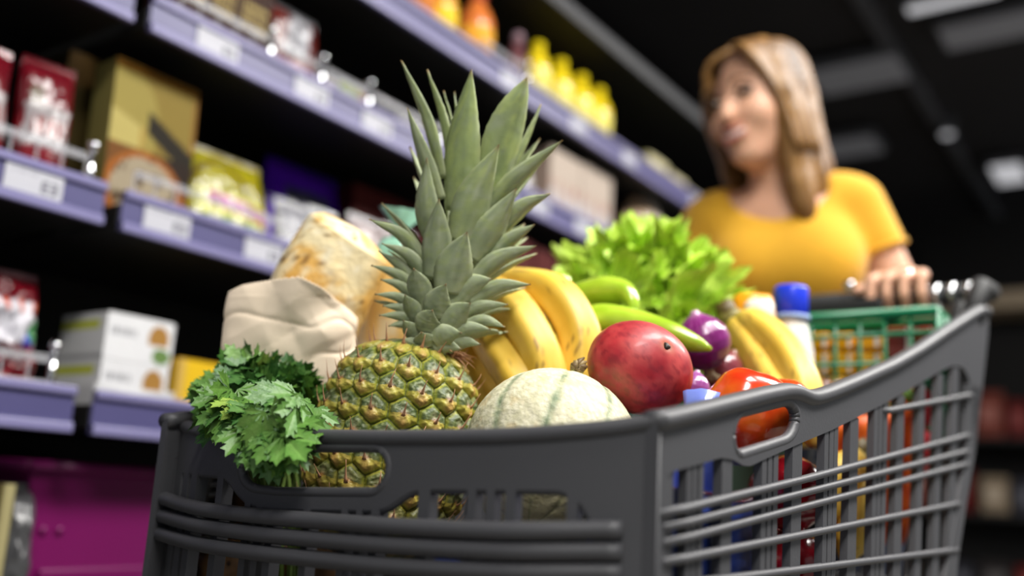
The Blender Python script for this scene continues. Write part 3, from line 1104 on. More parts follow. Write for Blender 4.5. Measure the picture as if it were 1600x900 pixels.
# distant gondola at the end of the aisle
ZE = 6.6
c0, c1 = ony(1420, 500, ZE), ony(1800, 500, ZE)
t = thing('end_gondola', 'dark shelving unit with a beige top band far behind the trolley', 'shelving', ((c0.x + c1.x) / 2, ZE + 0.2, 0))
zt = ony(1550, 455, ZE).z
g = G(); box(g, (c0.x, ZE + 0.38, 0), (c1.x, ZE + 0.42, zt + 0.6)); build('back_panel', g, M['backp'], t, smooth=False)
g = G(); box(g, (c0.x, ZE, zt - 0.11), (c1.x, ZE + 0.38, zt), bev=0.004); build('header_band', g, M['beige'], t, smooth=False)
zs = [0.30, 0.78, 1.24]
for z in zs:
    g = G(); box(g, (c0.x, ZE, z - 0.03), (c1.x, ZE + 0.38, z), bev=0.003); build('shelf', g, M['black'] if z > 0.3 else M['beige'], t, smooth=False)
for x in (c0.x - 0.03, c1.x):
    g = G(); box(g, (x, ZE, 0), (x + 0.03, ZE + 0.42, zt), bev=0.003); build('side_panel', g, M['black'], t, smooth=False)
rr = random.Random(4)
far_first = {}
wds = ['leftmost', 'second', 'third', 'fourth', 'fifth', 'sixth', 'seventh', 'eighth', 'ninth', 'tenth']
pal = [((96, 28, 26), 'dark red'), ((70, 62, 54), 'brown'), ((140, 124, 104), 'beige'), ((52, 52, 60), 'slate'), ((120, 60, 50), 'rust'), ((44, 40, 40), 'black')]
for zi, z in enumerate(zs):
    x = c0.x + 0.05
    i = 0
    while x < c1.x - 0.2 and i < 10:
        wd = rr.uniform(0.10, 0.2)
        hh = rr.uniform(0.16, 0.30)
        (rgb, cn) = pal[(i * 2 + zi * 3 + rr.randint(0, 1)) % 6]
        o = thing('far_packet', f'{cn} packet in the blurred far unit, {wds[i]} on its {["bottom", "middle", "upper"][zi]} shelf', 'packet', (x + wd / 2, ZE + 0.1, z), 'packets in the far shelving')
        g = G(); box(g, (x, ZE + 0.02, z), (x + wd, ZE + 0.16, z + hh), lin(rgb), bev=0.006); build('packet_body', g, M['pr'], o, smooth=False)
        g = G(); box(g, (x + wd * 0.2, ZE + 0.014, z + hh * 0.3), (x + wd * 0.8, ZE + 0.021, z + hh * 0.7), lin(tuple(min(255, q + 50) for q in rgb))); build('packet_label', g, M['pr'], o, smooth=False)
        x += wd + rr.uniform(0.01, 0.05)
        i += 1
# ------------------------------------------------------------------ the shopping trolley
A0, A1 = np.array([-0.265, 0.57]), np.array([-0.20, 1.47])       # right side in plan
L0, L1 = np.array([-0.774, 0.575]), np.array([-0.86, 1.47])      # left side in plan
FL, FR = np.array([-0.765, 0.562]), np.array([-0.2665, 0.543])   # front corners in plan


def side_s(px, py):
    r = ray(px, py)
    d = A1 - A0
    m = np.array([[r.x, -d[0]], [r.y, -d[1]]])
    t, s = np.linalg.solve(m, A0)
    return float(s), float(r.z * t) + H


def front_pt(q):
    x = FL[0] + (FR[0] - FL[0]) * q
    y = FL[1] + (FR[1] - FL[1]) * q - 0.034 * (1 - abs(2 * q - 1) ** 3.2)
    return np.array([x, y])


_qs = np.linspace(0, 1, 801)
_fp = np.array([front_pt(q) for q in _qs])


def front_q(px, py):
    r = ray(px, py)
    cr = _fp[:, 0] * r.y - _fp[:, 1] * r.x
    i = int(np.argmin(np.abs(cr) / np.hypot(_fp[:, 0], _fp[:, 1])))
    t = (_fp[i, 0] * r.x + _fp[i, 1] * r.y) / (r.x ** 2 + r.y ** 2)
    return float(_qs[i]), float(r.z * t) + H


cart = thing('shopping_trolley', 'dark grey plastic shopping trolley heaped with fruit and vegetables', 'shopping trolley', (-0.51, 1.0, 0))


def side_right(s, z, off=0.0):
    p = A0 + (A1 - A0) * s
    return Vector((p[0] - off, p[1], z))


def side_left(s, z, off=0.0):
    p = L0 + (L1 - L0) * s
    return Vector((p[0] + off, p[1], z))


def front_at(q, z, off=0.0):
    a, b = front_pt(max(0, q - 0.003)), front_pt(min(1, q + 0.003))
    t = (b - a) / np.linalg.norm(b - a)
    p = front_pt(q) + np.array([-t[1], t[0]]) * off
    return Vector((p[0], p[1], z))


def wall_band(name, at, us, top, bot, ht, hb, thick, nz=3):
    """columns us; solid from bot to top with a hole from hb to ht (equal when there is none)"""
    bm = bmesh.new()
    for (lo, hi) in ((hb, bot), (top, ht)):
        grid = []
        for u in us:
            a, b = lo(u), hi(u)
            grid.append([[bm.verts.new(at(u, a + (b - a) * j / nz, o)) for j in range(nz + 1)] for o in (0.0, thick)])
        for i in range(len(us) - 1):
            for j in range(nz):
                for o in (0, 1):
                    q = (grid[i][o][j], grid[i + 1][o][j], grid[i + 1][o][j + 1], grid[i][o][j + 1])
                    bm.faces.new(q if o else q[::-1])
            for j in (0, nz):
                bm.faces.new((grid[i][0][j], grid[i + 1][0][j], grid[i + 1][1][j], grid[i][1][j]))
        for i in (0, len(us) - 1):
            for j in range(nz):
                bm.faces.new((grid[i][0][j], grid[i][0][j + 1], grid[i][1][j + 1], grid[i][1][j]))
    bmesh.ops.remove_doubles(bm, verts=bm.verts[:], dist=2e-5)
    bmesh.ops.recalc_face_normals(bm, faces=bm.faces[:])
    g = G()
    bm.verts.index_update()
    g.add([v.co[:] for v in bm.verts], [[v.index for v in f.verts] for f in bm.faces])
    bm.free()
    return g


def table(pts):
    xs_ = [p[0] for p in pts]
    ys_ = [p[1] for p in pts]
    return lambda u: float(np.interp(u, xs_, ys_))


def smooth_table(pts, wd):
    f = table(pts)
    return lambda u: sum(f(u + wd * k / 3) for k in (-3, -2, -1, 0, 1, 2, 3)) / 7


# ---- front
ft = [front_q(*p) for p in [(250, 656), (270, 660), (309, 667), (380, 672), (460, 674), (600, 676), (700, 675), (780, 673), (850, 669), (920, 663), (960, 659), (1000, 653), (1029, 647)]]
ft = [(0.0, ft[0][1])] + ft + [(1.0, ft[-1][1] + 0.0008)]
f_top = smooth_table(sorted(ft), 0.012)
fb = [front_q(*p) for p in [(250, 737), (345, 743), (357, 752), (368, 768), (383, 783), (405, 792), (430, 795), (590, 797), (608, 791), (624, 779), (640, 768), (660, 764), (872, 766), (893, 774), (908, 787), (919, 803), (924, 822)]]
ZBOT = H - 0.21
qpost = front_q(925, 830)[0]
fbt = [(0.0, fb[0][1])] + sorted(fb)
_fb = smooth_table(fbt, 0.004)
f_bot = lambda q: ZBOT if q > qpost else (ZBOT if q < 0.012 else _fb(q))
h0, h1 = front_q(374, 728)[0], front_q(607, 733)[0]
htz = table(sorted([(front_q(x, y)[0], front_q(x, y)[1]) for x, y in [(374, 697), (460, 698), (540, 698), (607, 698)]]))
hbz = table(sorted([(front_q(x, y)[0], front_q(x, y)[1]) for x, y in [(374, 762), (430, 769), (520, 770), (607, 770)]]))


def hole_shape(u, a, b, fz0, fz1, rl, rr):
    """half opening factor at u for rounded ends"""
    if u <= a or u >= b:
        return 0.0
    k = 1.0
    if u < a + rl:
        x = (a + rl - u) / rl
        k = sqrt(max(0, 1 - x * x))
    if u > b - rr:
        x = (u - (b - rr)) / rr
        k = min(k, sqrt(max(0, 1 - x * x)))
    return k


def f_hole(q):
    k = hole_shape(q, h0, h1, 0, 0, 0.055, 0.035)
    t, b = htz(q), hbz(q)
    m = (t + b) / 2
    return m + (t - m) * k, m + (b - m) * k


us = sorted(set([i / 150 for i in range(151)] + [0.0119, 0.0121, qpost - 0.0005, qpost + 0.0005] + [h0 + 0.055 * (1 - cos(pi / 2 * k / 10)) for k in range(11)] + [h1 - 0.035 * (1 - cos(pi / 2 * k / 10)) for k in range(11)]))
g = wall_band('front_panel', front_at, us, f_top, f_bot, lambda q: f_hole(q)[0], lambda q: f_hole(q)[1], 0.007)
fp_ = build('front_panel', g, M['cart'], cart, auto=40)
g = G()
tube(g, [front_at(q, f_top(q) - 0.004, 0.004) for q in np.linspace(0, 1, 90)], 0.0062, 12, ell=(1, 1.15))
build('rim', g, M['cart'], fp_)
g = G()
loop = [(q, f_hole(q)[0]) for q in [u for u in us if h0 <= u <= h1]] + [(q, f_hole(q)[1]) for q in [u for u in us if h0 <= u <= h1]][::-1]
tube(g, [front_at(q, z, 0.003) for q, z in loop] + [front_at(loop[0][0], loop[0][1], 0.003)], 0.0042, 8)
build('handle_hole_lip', g, M['cart'], fp_)
g = G()
lp = [(u, f_bot(u)) for u in us if 0.02 < u < qpost - 0.001]
tube(g, [front_at(q, z, 0.0035) for q, z in lp], 0.0032, 8)
build('panel_lip', g, M['cart'], fp_)
# vertical ribs of the front
for (px, wpx) in [(270, 9), (282, 8), (295, 9), (337, 10), (384, 10), (403, 9), (422, 10), (478, 11), (537, 10), (560, 9), (585, 12), (660, 18), (734, 14), (764, 14), (796, 16), (893, 18)]:
    q, z = front_q(px, 815)
    qa, qb = front_q(px - wpx / 2, 815)[0], front_q(px + wpx / 2, 815)[0]
    zt = max(f_bot(qa), f_bot(qb)) + 0.002
    g = G()
    c = [front_at(qa, 0, 0.0), front_at(qb, 0, 0.0), front_at(qb, 0, 0.010), front_at(qa, 0, 0.010)]
    g.add([v + Vector((0, 0, ZBOT)) for v in c] + [v + Vector((0, 0, zt)) for v in c], [(0, 1, 5, 4), (1, 2, 6, 5), (2, 3, 7, 6), (3, 0, 4, 7), (4, 5, 6, 7), (3, 2, 1, 0)])
    build('front_rib', g, M['cart'], cart, smooth=False)
# bumper bars across the front
qe = front_q(972, 840)[0]
fbars = [([(238, 777), (332, 796), (427, 807), (600, 820.5), (698, 826), (802, 830), (972, 827)]),
         ([(238, 804), (332, 822), (427, 835), (600, 850), (698, 856), (802, 861), (972, 861)]),
         ([(238, 832), (332, 851), (427, 864), (600, 882), (698, 888), (802, 893), (972, 894)])]
for pts in fbars:
    zt = smooth_table(sorted((front_q(max(p[0], 252), p[1] + 1)[0], front_q(max(p[0], 252), p[1] + 1)[1]) for p in pts), 0.03)
    g = G()
    line = [side_left(0.10, zt(0.0), -0.006), side_left(0.02, zt(0.0), -0.009)]
    for q in np.linspace(0.0, qe, 60):
        out = -0.0085 * (1 - sstep(qe - 0.14, qe, q)) + 0.001
        v = front_at(q, zt(q), out)
        if q < 0.03:
            v.x -= 0.004 * (1 - q / 0.03)
        line.append(v)
    tube(g, line, 0.0062, 10, ell=(1.0, 1.1))
    build('front_bumper_bar', g, M['cart'], cart)
for z in (H - 0.105, H - 0.155):
    g = G(); tube(g, [front_at(q, z, 0.002) for q in np.linspace(0.01, qe, 40)], 0.005, 8); build('front_bar', g, M['cart'], cart)

# ---- sides
st = [side_s(*p) for p in [(1030, 647), (1060, 641), (1100, 632), (1150, 620), (1200, 608), (1232, 602), (1247, 603), (1258, 608), (1268, 613), (1280, 612), (1300, 606), (1340, 590), (1400, 563), (1440, 540), (1480, 513), (1515, 490), (1536, 478)]]
s_top = smooth_table([(-0.0345, st[0][1])] + st + [(0.93, st[-1][1] + 0.004)], 0.008)
sb = [side_s(*p) for p in [(1045, 745), (1050, 737), (1085, 728), (1128, 715), (1146, 718), (1160, 727), (1172, 729), (1190, 720), (1250, 693), (1300, 672), (1380, 632), (1440, 598), (1470, 580), (1490, 571), (1505, 574), (1514, 590), (1517, 612)]]
s_pf, s_pr = side_s(1044, 760)[0], side_s(1517, 612)[0]
rear = table([(H - 0.21, 0.615), (H - 0.052, 0.686), (H + 0.018, 0.742), (H + 0.088, 0.804), (H + 0.246, 0.905), (H + 0.285, 0.915)])
inr = table([(H - 0.21, 0.555), (H - 0.052, 0.644), (H + 0.010, 0.699), (H + 0.085, 0.761), (H + 0.156, 0.784)])
_sb = smooth_table(sb, 0.005)
rear_inv = table([(0.615, H - 0.21), (0.686, H - 0.052), (0.742, H + 0.018), (0.804, H + 0.088), (0.905, H + 0.246), (0.915, H + 0.28)])
inr_inv = table([(0.555, H - 0.21), (0.644, H - 0.052), (0.699, H + 0.010), (0.761, H + 0.085), (0.784, H + 0.156)])


def s_bot(s):
    if s < s_pf:
        return ZBOT
    if s > s_pr:
        return min(rear_inv(s), s_top(s) - 0.004)
    return _sb(s)


sh0, sh1 = side_s(1148, 680)[0], side_s(1250, 660)[0]
sht = table([side_s(1150, 647), side_s(1200, 634), side_s(1250, 622)])
shb = table([side_s(1150, 716), side_s(1200, 700), side_s(1250, 683)])


def s_hole(s):
    k = hole_shape(s, sh0, sh1, 0, 0, 0.016, 0.028)
    t, b = sht(s), shb(s)
    m = (t + b) / 2
    if k == 0:
        m = min(max(m, s_bot(s) + 0.25 * (s_top(s) - s_bot(s))), s_top(s) - 0.25 * (s_top(s) - s_bot(s)))
        return m, m
    return m + (t - m) * k, m + (b - m) * k


us = sorted(set(list(np.linspace(-0.0345, 0.915, 150)) + [s_pf - 0.0004, s_pf + 0.0004, s_pr - 0.0004, s_pr + 0.0004] + [sh0 + 0.016 * (1 - cos(pi / 2 * k / 10)) for k in range(11)] + [sh1 - 0.028 * (1 - cos(pi / 2 * k / 10)) for k in range(11)]))
bars = [[(1037, 804), (1260, 749), (1512, 681)], [(1040, 826), (1510, 706)], [(1040, 850), (1510, 726)], [(1043, 879), (1496, 788)], [(1219, 895), (1493, 860)], [(1385, 643), (1515, 618)]]
ribs = [(1050, 9, 760), (1079, 7, 760), (1088, 6, 760), (1098, 7, 760), (1138, 16, 760), (1196, 7, 760), (1205, 6, 760), (1214, 7, 760), (1247, 15, 760), (1292, 6, 760), (1300, 6, 760), (1307, 6, 760), (1335, 13, 760), (1369, 6, 740), (1376, 5, 740), (1384, 6, 740), (1407, 11, 740), (1440, 9, 720), (1468, 9, 720), (1492, 9, 700)]
for nm, at, sgn in (('side_panel', side_right, 1), ('side_panel', side_left, -1)):
    g = wall_band(nm, at, us, s_top, s_bot, lambda s: s_hole(s)[0], lambda s: s_hole(s)[1], 0.008)
    sp_ = build(nm, g, M['cart'], cart, auto=40)
    g = G()
    tube(g, [at(s, s_top(s) - 0.005, 0.004) for s in np.linspace(-0.0345, 0.915, 90)], 0.0072, 12, ell=(1, 1.2))
    build('rim', g, M['cart'], sp_)
    g = G()
    hs = [u for u in us if sh0 <= u <= sh1]
    loop = [at(q, s_hole(q)[0], 0.004) for q in hs] + [at(q, s_hole(q)[1], 0.004) for q in hs[::-1]]
    tube(g, loop + [loop[0]], 0.0048, 8)
    build('handle_hole_lip', g, M['cart'], sp_)
    # rear post
    g = G()
    zs_ = np.linspace(H - 0.21, H + 0.165, 14)
    vs, fs = [], []
    for z in zs_:
        a, b = inr(z), rear(z)
        vs += [at(a, z, 0), at(b, z, 0), at(b, z, 0.012), at(b - 0.006, z, 0.012), at(a, z, 0.008)]
    n = 5
    for i in range(len(zs_) - 1):
        for k in range(n):
            fs.append((i * n + k, i * n + (k + 1) % n, (i + 1) * n + (k + 1) % n, (i + 1) * n + k))
    fs += [tuple(range(n)), tuple(range(len(vs) - n, len(vs)))]
    g.add(vs, fs)
    build('corner_post', g, M['cart'], cart, smooth=False)
    for line in bars:
        f = [side_s(*p) for p in line]
        if len(f) == 2:
            sl = (f[1][1] - f[0][1]) / (f[1][0] - f[0][0])
            f = [(s_pf, f[0][1] + sl * (s_pf - f[0][0]))] + f if line[0][0] < 1300 else f
        tb = table(f)
        sa = f[0][0] - 0.004
        # run to the rear post
        sE = f[-1][0] + 0.012
        slope = (f[-1][1] - f[-2][1]) / (f[-1][0] - f[-2][0])
        ev = lambda s: tb(s) if s <= f[-1][0] else f[-1][1] + slope * (s - f[-1][0])
        if line[0][0] == 1219:
            sa = s_pf
            z0_ = f[0][1] + slope * (s_pf - f[0][0])
            ev = lambda s, z0_=z0_, slope=slope: z0_ + slope * (s - s_pf)
        g = G()
        tube(g, [at(s, ev(s), 0.002) for s in np.linspace(sa, sE, 24)], 0.0033, 8, ell=(1.0, 1.3))
        build('side_bar', g, M['cart'], cart)
    g = G(); tube(g, [at(s, H - 0.12 + 0.01 * s, 0.002) for s in np.linspace(s_pf, 0.60, 12)], 0.0044, 8); build('side_bar', g, M['cart'], cart)
    g = G(); tube(g, [at(s, H - 0.207, 0.003) for s in np.linspace(-0.03, 0.60, 12)], 0.008, 8); build('bottom_rail', g, M['cart'], cart)
    for px, wpx, py in ribs:
        a, b = side_s(px - wpx / 2, py)[0], side_s(px + wpx / 2, py)[0]
        mid = (a + b) / 2
        ln = 0.0                                                    # ribs lean with the rear edge
        lean = 0.30 * max(0.0, mid) / 0.75
        zt = _sb(mid) + 0.003
        zr = side_s(px, py)[1]
        za = ZBOT
        def sx(s, z):
            return s + lean * (z - zr)
        c = []
        for z in (za, zt):
            for s_, o in ((a, 0.001), (b, 0.001), (b, 0.0075), (a, 0.0075)):
                c.append(at(sx(s_, z), z, o))
        g = G().add(c, [(0, 1, 5, 4), (1, 2, 6, 5), (2, 3, 7, 6), (3, 0, 4, 7), (4, 5, 6, 7), (3, 2, 1, 0)])
        build('side_rib', g, M['cart'], cart, smooth=False)
# seam lug on the near corner
g = G(); tube(g, [side_right(-0.033, H + 0.044, -0.0006), side_right(-0.033, ZBOT, -0.0006)], 0.0009, 6)
build('corner_seam', g, M['cart'], cart)
# basket floor
g = G()
fl = [front_at(q, H - 0.205, 0.004) for q in np.linspace(0.01, 0.99, 24)]
rr_ = [side_right(0.6, H - 0.205, 0.004), side_left(0.6, H - 0.205, 0.004)]
n = len(fl)
top_ = fl + rr_
g.add(top_ + [v - Vector((0, 0, 0.006)) for v in top_], [tuple(range(n + 2)), tuple(range(2 * n + 3, n + 1, -1))] + [(i, (i + 1) % (n + 2), (i + 1) % (n + 2) + n + 2, i + n + 2) for i in range(n + 2)])
build('basket_floor', g, M['cart'], cart, smooth=False)
# rear gate
def gate(u, z):
    return side_left(rear(z) - 0.004, z, 0.03).lerp(side_right(rear(z) - 0.004, z, 0.03), u)
for k in range(12):
    u = (k + 0.5) / 12
    g = G(); tube(g, [gate(u, z) for z in np.linspace(H - 0.2, H + 0.2, 6)], 0.004, 6); build('gate_rib', g, M['cart'], cart)
for z in (H - 0.2, H - 0.07, H + 0.06, H + 0.2):
    g = G(); tube(g, [gate(u, z) for u in (-0.03, 0.5, 1.03)], 0.005, 8); build('gate_bar', g, M['cart'], cart)
# chassis, wheels
for s in (-1, 1):
    x0 = -0.51 + s * 0.19
    g = G()
    tube(g, bez([(x0, 0.66, 0.15), (x0 + s * 0.01, 1.2, 0.16), (x0 + s * 0.04, 1.34, 0.30), (x0 + s * 0.05, 1.30, H - 0.2), (x0 + s * 0.07, 1.45, H + 0.30)], 30), 0.013, 10)
    build('chassis_tube', g, M['black'], cart)
    g = G(); tube(g, [(x0, 0.70, 0.15), (x0, 0.78, H - 0.21)], 0.012, 8); build('front_strut', g, M['black'], cart)
    for y in (0.70, 1.28):
        c = thing_ = bpy.data.objects.new('caster', None)
        COL.objects.link(c)
        c.parent = cart
        c.location = Vector((x0, y, 0)) - Vector(cart['_loc'])
        c['_loc'] = [x0, y, 0.0]
        g = G(); lathe(g, [(0.02, -0.014), (0.058, -0.012), (0.062, -0.006), (0.062, 0.006), (0.058, 0.012), (0.02, 0.014)], (x0, y, 0.062), 24, axis=(1, 0, 0)); build('wheel', g, M['rubber'], c)
        g = G()
        for q in (-0.018, 0.018):
            box(g, (x0 + q - 0.003, y - 0.016, 0.05), (x0 + q + 0.003, y + 0.016, 0.148))
        box(g, (x0 - 0.021, y - 0.016, 0.143), (x0 + 0.021, y + 0.016, 0.152))
        build('fork', g, M['chrome'], c, smooth=False)
g = G(); tube(g, [(-0.70, 0.70, 0.15), (-0.32, 0.70, 0.15)], 0.012, 8); build('chassis_tube', g, M['chrome'], cart)
# handle and child-seat panel
hy, hz = 1.470, H + 0.318
g = G(); tube(g, [(-0.845, hy, hz), (-0.215, hy, hz)], 0.0155, 16); hb_ = build('push_handle', g, M['rubber'], cart)
for x in (-0.30, -0.283, -0.262, -0.24):
    g = G(); lathe(g, [(0.0165, -0.004), (0.019, -0.002), (0.019, 0.002), (0.0165, 0.004)], (x, hy, hz), 16, axis=(1, 0, 0)); build('handle_ring', g, M['chrome'], hb_)
for (px, py) in ((1357, 441), (1326, 446)):
    p = ony(px, py, hy - 0.017)
    g = G(); ball(g, p, (0.008, 0.004, 0.008), 12, 8); build('handle_badge', g, M['chrome'], hb_)
for s, at in ((1, side_right), (-1, side_left)):
    g = G()
    tube(g, [at(0.86, H + 0.255, 0.01), at(0.93, hz - 0.004, 0.012), Vector((at(0.97, 0, 0).x - s * 0.012, hy, hz))], 0.014, 10)
    build('handle_bracket', g, M['rubber'], cart)
pa, pb = ony(1125, 448, 1.45), ony(1372, 505, 1.45)
g = G(); box(g, (-0.80, 1.400, H + 0.240), (-0.345, 1.414, H + 0.308), bev=0.005); build('seat_flap', g, M['rubber'], cart, smooth=False)
# ------------------------------------------------------------------ fruit and vegetables in the trolley
VIEW = lambda p: (Vector((0, 0, H)) - Vector(p)).normalized()


def pineapple():
    random.seed(3)
    t = thing('pineapple', 'large ripe pineapple with a tall grey-green crown standing at the front of the trolley', 'pineapple', P(560, 900, 0.838))
    top, bot = P(652, 535, 0.866), P(572, 872, 0.824)
    A = (top - bot).normalized()
    Lh = (top - bot).length
    X = (RIGHT - A * RIGHT.dot(A)).normalized()
    Y = A.cross(X)                            # away from the camera
    prof = lambda h: 0.0675 * (max(0.0, 1 - abs(2 * h - 0.96) ** 3.6)) ** 0.42 if 0 < h < 0.98 else 0.02
    pr_h = [0, .02, .06, .12, .2, .35, .5, .65, .76, .85, .91, .955, .985, 1.0]
    pr_r = [.012, .034, .048, .0575, .0635, .067, .0675, .0665, .0635, .057, .049, .038, .024, .014]
    R_ = lambda h: 1.027 * interp(h, pr_h, pr_r)
    NA, rows = 16, 9.4
    nu, nv = 430, 300

    def eye(th, h):
        """local coordinates in the nearest eye of the spiral lattice + edge distance"""
        u = th / (2 * pi) * NA
        v = h * rows
        u2 = u + v * 0.10
        best = []
        r0 = math.floor(v)
        for r in (r0 - 1, r0, r0 + 1, r0 + 2):
            off = 0.5 * (r % 2)
            k = round(u2 - off)
            for kk in (k - 1, k, k + 1):
                du, dv = (u2 - off - kk), (v - r) * 0.80
                best.append((du * du + dv * dv, du, dv, kk % NA, r))
        best.sort(key=lambda b: b[0])
        return best[0], sqrt(best[1][0]) - sqrt(best[0][0])
    vs, cs, fs = [], [], []
    for j in range(nv + 1):
        h = j / nv
        for i in range(nu):
            th = 2 * pi * i / nu
            b, edge = eye(th, h)
            du, dv = b[1], b[2]
            q = sstep(0.0, 0.42, edge)
            r = R_(h)
            fade = min(1, r / 0.05)
            dome = 0.0056 * (q ** 0.7) * fade
            # bract: triangular flap covering the lower half, pointing up at the eye centre
            ft_ = max(0.0, 1 - abs(du) / max(0.03, 0.46 * (0.12 - dv) / 0.62)) if dv < 0.12 else 0
            dome += 0.0017 * min(1, ft_ * 2.2) * sstep(0.12, -0.12, dv) * fade
            # shallow dent above the point
            dome -= 0.0016 * exp(-((du / 0.2) ** 2 + ((dv - 0.16) / 0.12) ** 2)) * fade
            dome += 0.0006 * fbm((th * 20, h * 60, 1.3))
            d = X * cos(th) + Y * sin(th)
            vs.append(bot + A * (Lh * h) + d * (r - 0.004 + dome))
            n1 = fbm((th * 7, h * 16, 3.1))
            n2 = fbm((th * 26, h * 70, 9.7))
            pal = rng.random()
            yg = mixc((146, 156, 46), (180, 172, 62), 0.5 + n1)
            if dv > 0.02 - 0.18 * abs(du):                            # upper cap of the eye
                base = mixc((62, 78, 40), (122, 130, 86), 0.45 + 0.9 * n2)
                base = mixc(base, (172, 168, 138), 0.55 * exp(-(du / 0.09) ** 2) * sstep(0.45, 0.1, dv))
                base = mixc(yg, base, sstep(0.05, 0.24, edge))
            else:
                base = mixc((176, 166, 72), (184, 146, 84), ft_ * 0.9 + 0.6 * n1)
                base = mixc(yg, base, sstep(0.02, 0.2, edge) * 0.9)
            if abs(dv) < 0.12:
                base = mixc(base, (112, 62, 38), 0.75 * exp(-(du / 0.13) ** 2) * exp(-((dv + 0.0) / 0.07) ** 2))
            base = mixc((66, 74, 22), base, sstep(-0.01, 0.10, edge))
            lower = sstep(0.55, 0.1, h)
            base = mixc(base, (178, 136, 60), 0.30 * lower)
            cs.append(lin(base))
    for j in range(nv):
        for i in range(nu):
            fs.append((j * nu + i, j * nu + (i + 1) % nu, (j + 1) * nu + (i + 1) % nu, (j + 1) * nu + i))
    fs.append(tuple(range(nu - 1, -1, -1)))
    fs.append(tuple(nv * nu + k for k in range(nu)))
    g = G(); g.add(vs, fs, cs)
    body = build('fruit_body', g, M['pine'], t)
    # dry bract points
    g = G()
    for r in range(0, int(rows) + 1):
        for k in range(NA):
            v = r
            h = v / rows
            if h < 0.08 or h > 0.975:
                continue
            u = k + 0.5 * (r % 2) - v * 0.10
            th = u / NA * 2 * pi
            d = X * cos(th) + Y * sin(th)
            tg = A.cross(d)
            p = bot + A * (Lh * (h - 0.012)) + d * (R_(h) + 0.0028)
            ln = 0.009 + 0.009 * random.random()
            sd = (random.random() - 0.5) * 0.006
            pts = [p, p + A * ln * 0.45 + d * 0.0035 + tg * sd * 0.3, p + A * ln + d * (0.0045 + 0.004 * random.random()) + tg * sd]
            tube(g, bez(pts, 5), [0.0020, 0.0013, 0.0009, 0.0006, 0.0004, 0.0002], 5, ell=(0.45, 1.1), up=d)
    build('bract_points', g, M['spike'], body)['kind'] = 'stuff'

    # crown -----------------------------------------------------------
    cb, ct = P(683, 553, 0.860), P(730, 330, 0.867)
    CA = (ct - cb).normalized()

    def blade(g, base, mid, tip, wd, out, tone, hook=0.0, blunt=0.0):
        n, m = 22, 8
        pts = bez([base, mid, tip], n)
        vs, cs, fs = [], [], []
        for i, p in enumerate(pts):
            s = i / n
            T = (pts[min(i + 1, n)] - pts[max(i - 1, 0)]).normalized()
            W = T.cross(out)
            if W.length < 1e-4:
                W = T.cross(Vector((0.3, 0.2, 1)))
            W = W.normalized()
            O = W.cross(T).normalized()
            prof = (0.74 + 0.26 * sin(pi * min(1, s / 0.55) * 0.5)) if s < 0.45 else 1.0
            prof *= max(0.0, 1 - ((max(s, 0.30) - 0.30) / 0.70) ** (1.55 + blunt)) if s > 0.30 else 1
            ww = wd * 0.5 * max(prof, 0.012)
            for k in range(m + 1):
                x = 2 * k / m - 1
                cup = (1 - x * x) * ww * 0.42
                q = p + W * (x * ww) + O * (cup - ww * 0.2) + O * (0.0005 * fbm((s * 20, x * 4, base.x * 90)))
                ed = abs(x)
                serr = 1 + (0.03 if ed == 1 and i % 2 else 0)
                q = p + (q - p) * serr
                vs.append(q)
                nz_ = fbm((s * 9, x * 2.5, base.z * 77 + tone * 9))
                st_ = fbm((s * 2.0, x * 9, base.x * 55))
                grey = mixc((134, 146, 112), (172, 180, 146), 0.5 + 0.7 * st_)
                green = mixc((116, 140, 66), (160, 174, 104), 0.5 + nz_)
                c_ = mixc(grey, green, max(0, min(1, tone + 0.7 * nz_)))
                c_ = mixc(c_, (170, 174, 140), 0.35 * sstep(0.88, 1.0, ed))
                c_ = mixc(c_, (140, 100, 60), 0.8 * sstep(0.93, 1.0, s))
                c_ = mixc(c_, (206, 210, 170), 0.35 * sstep(0.25, 0.0, s))
                cs.append(lin(c_))
        n0 = len(vs)
        for i in range(n):
            for k in range(m):
                a = i * (m + 1) + k
                fs.append((a, a + 1, a + m + 2, a + m + 1))
        g.add(vs, fs, cs)

    cx = lambda x, y: (440 + x / 1.8, 80 + y / 1.8)
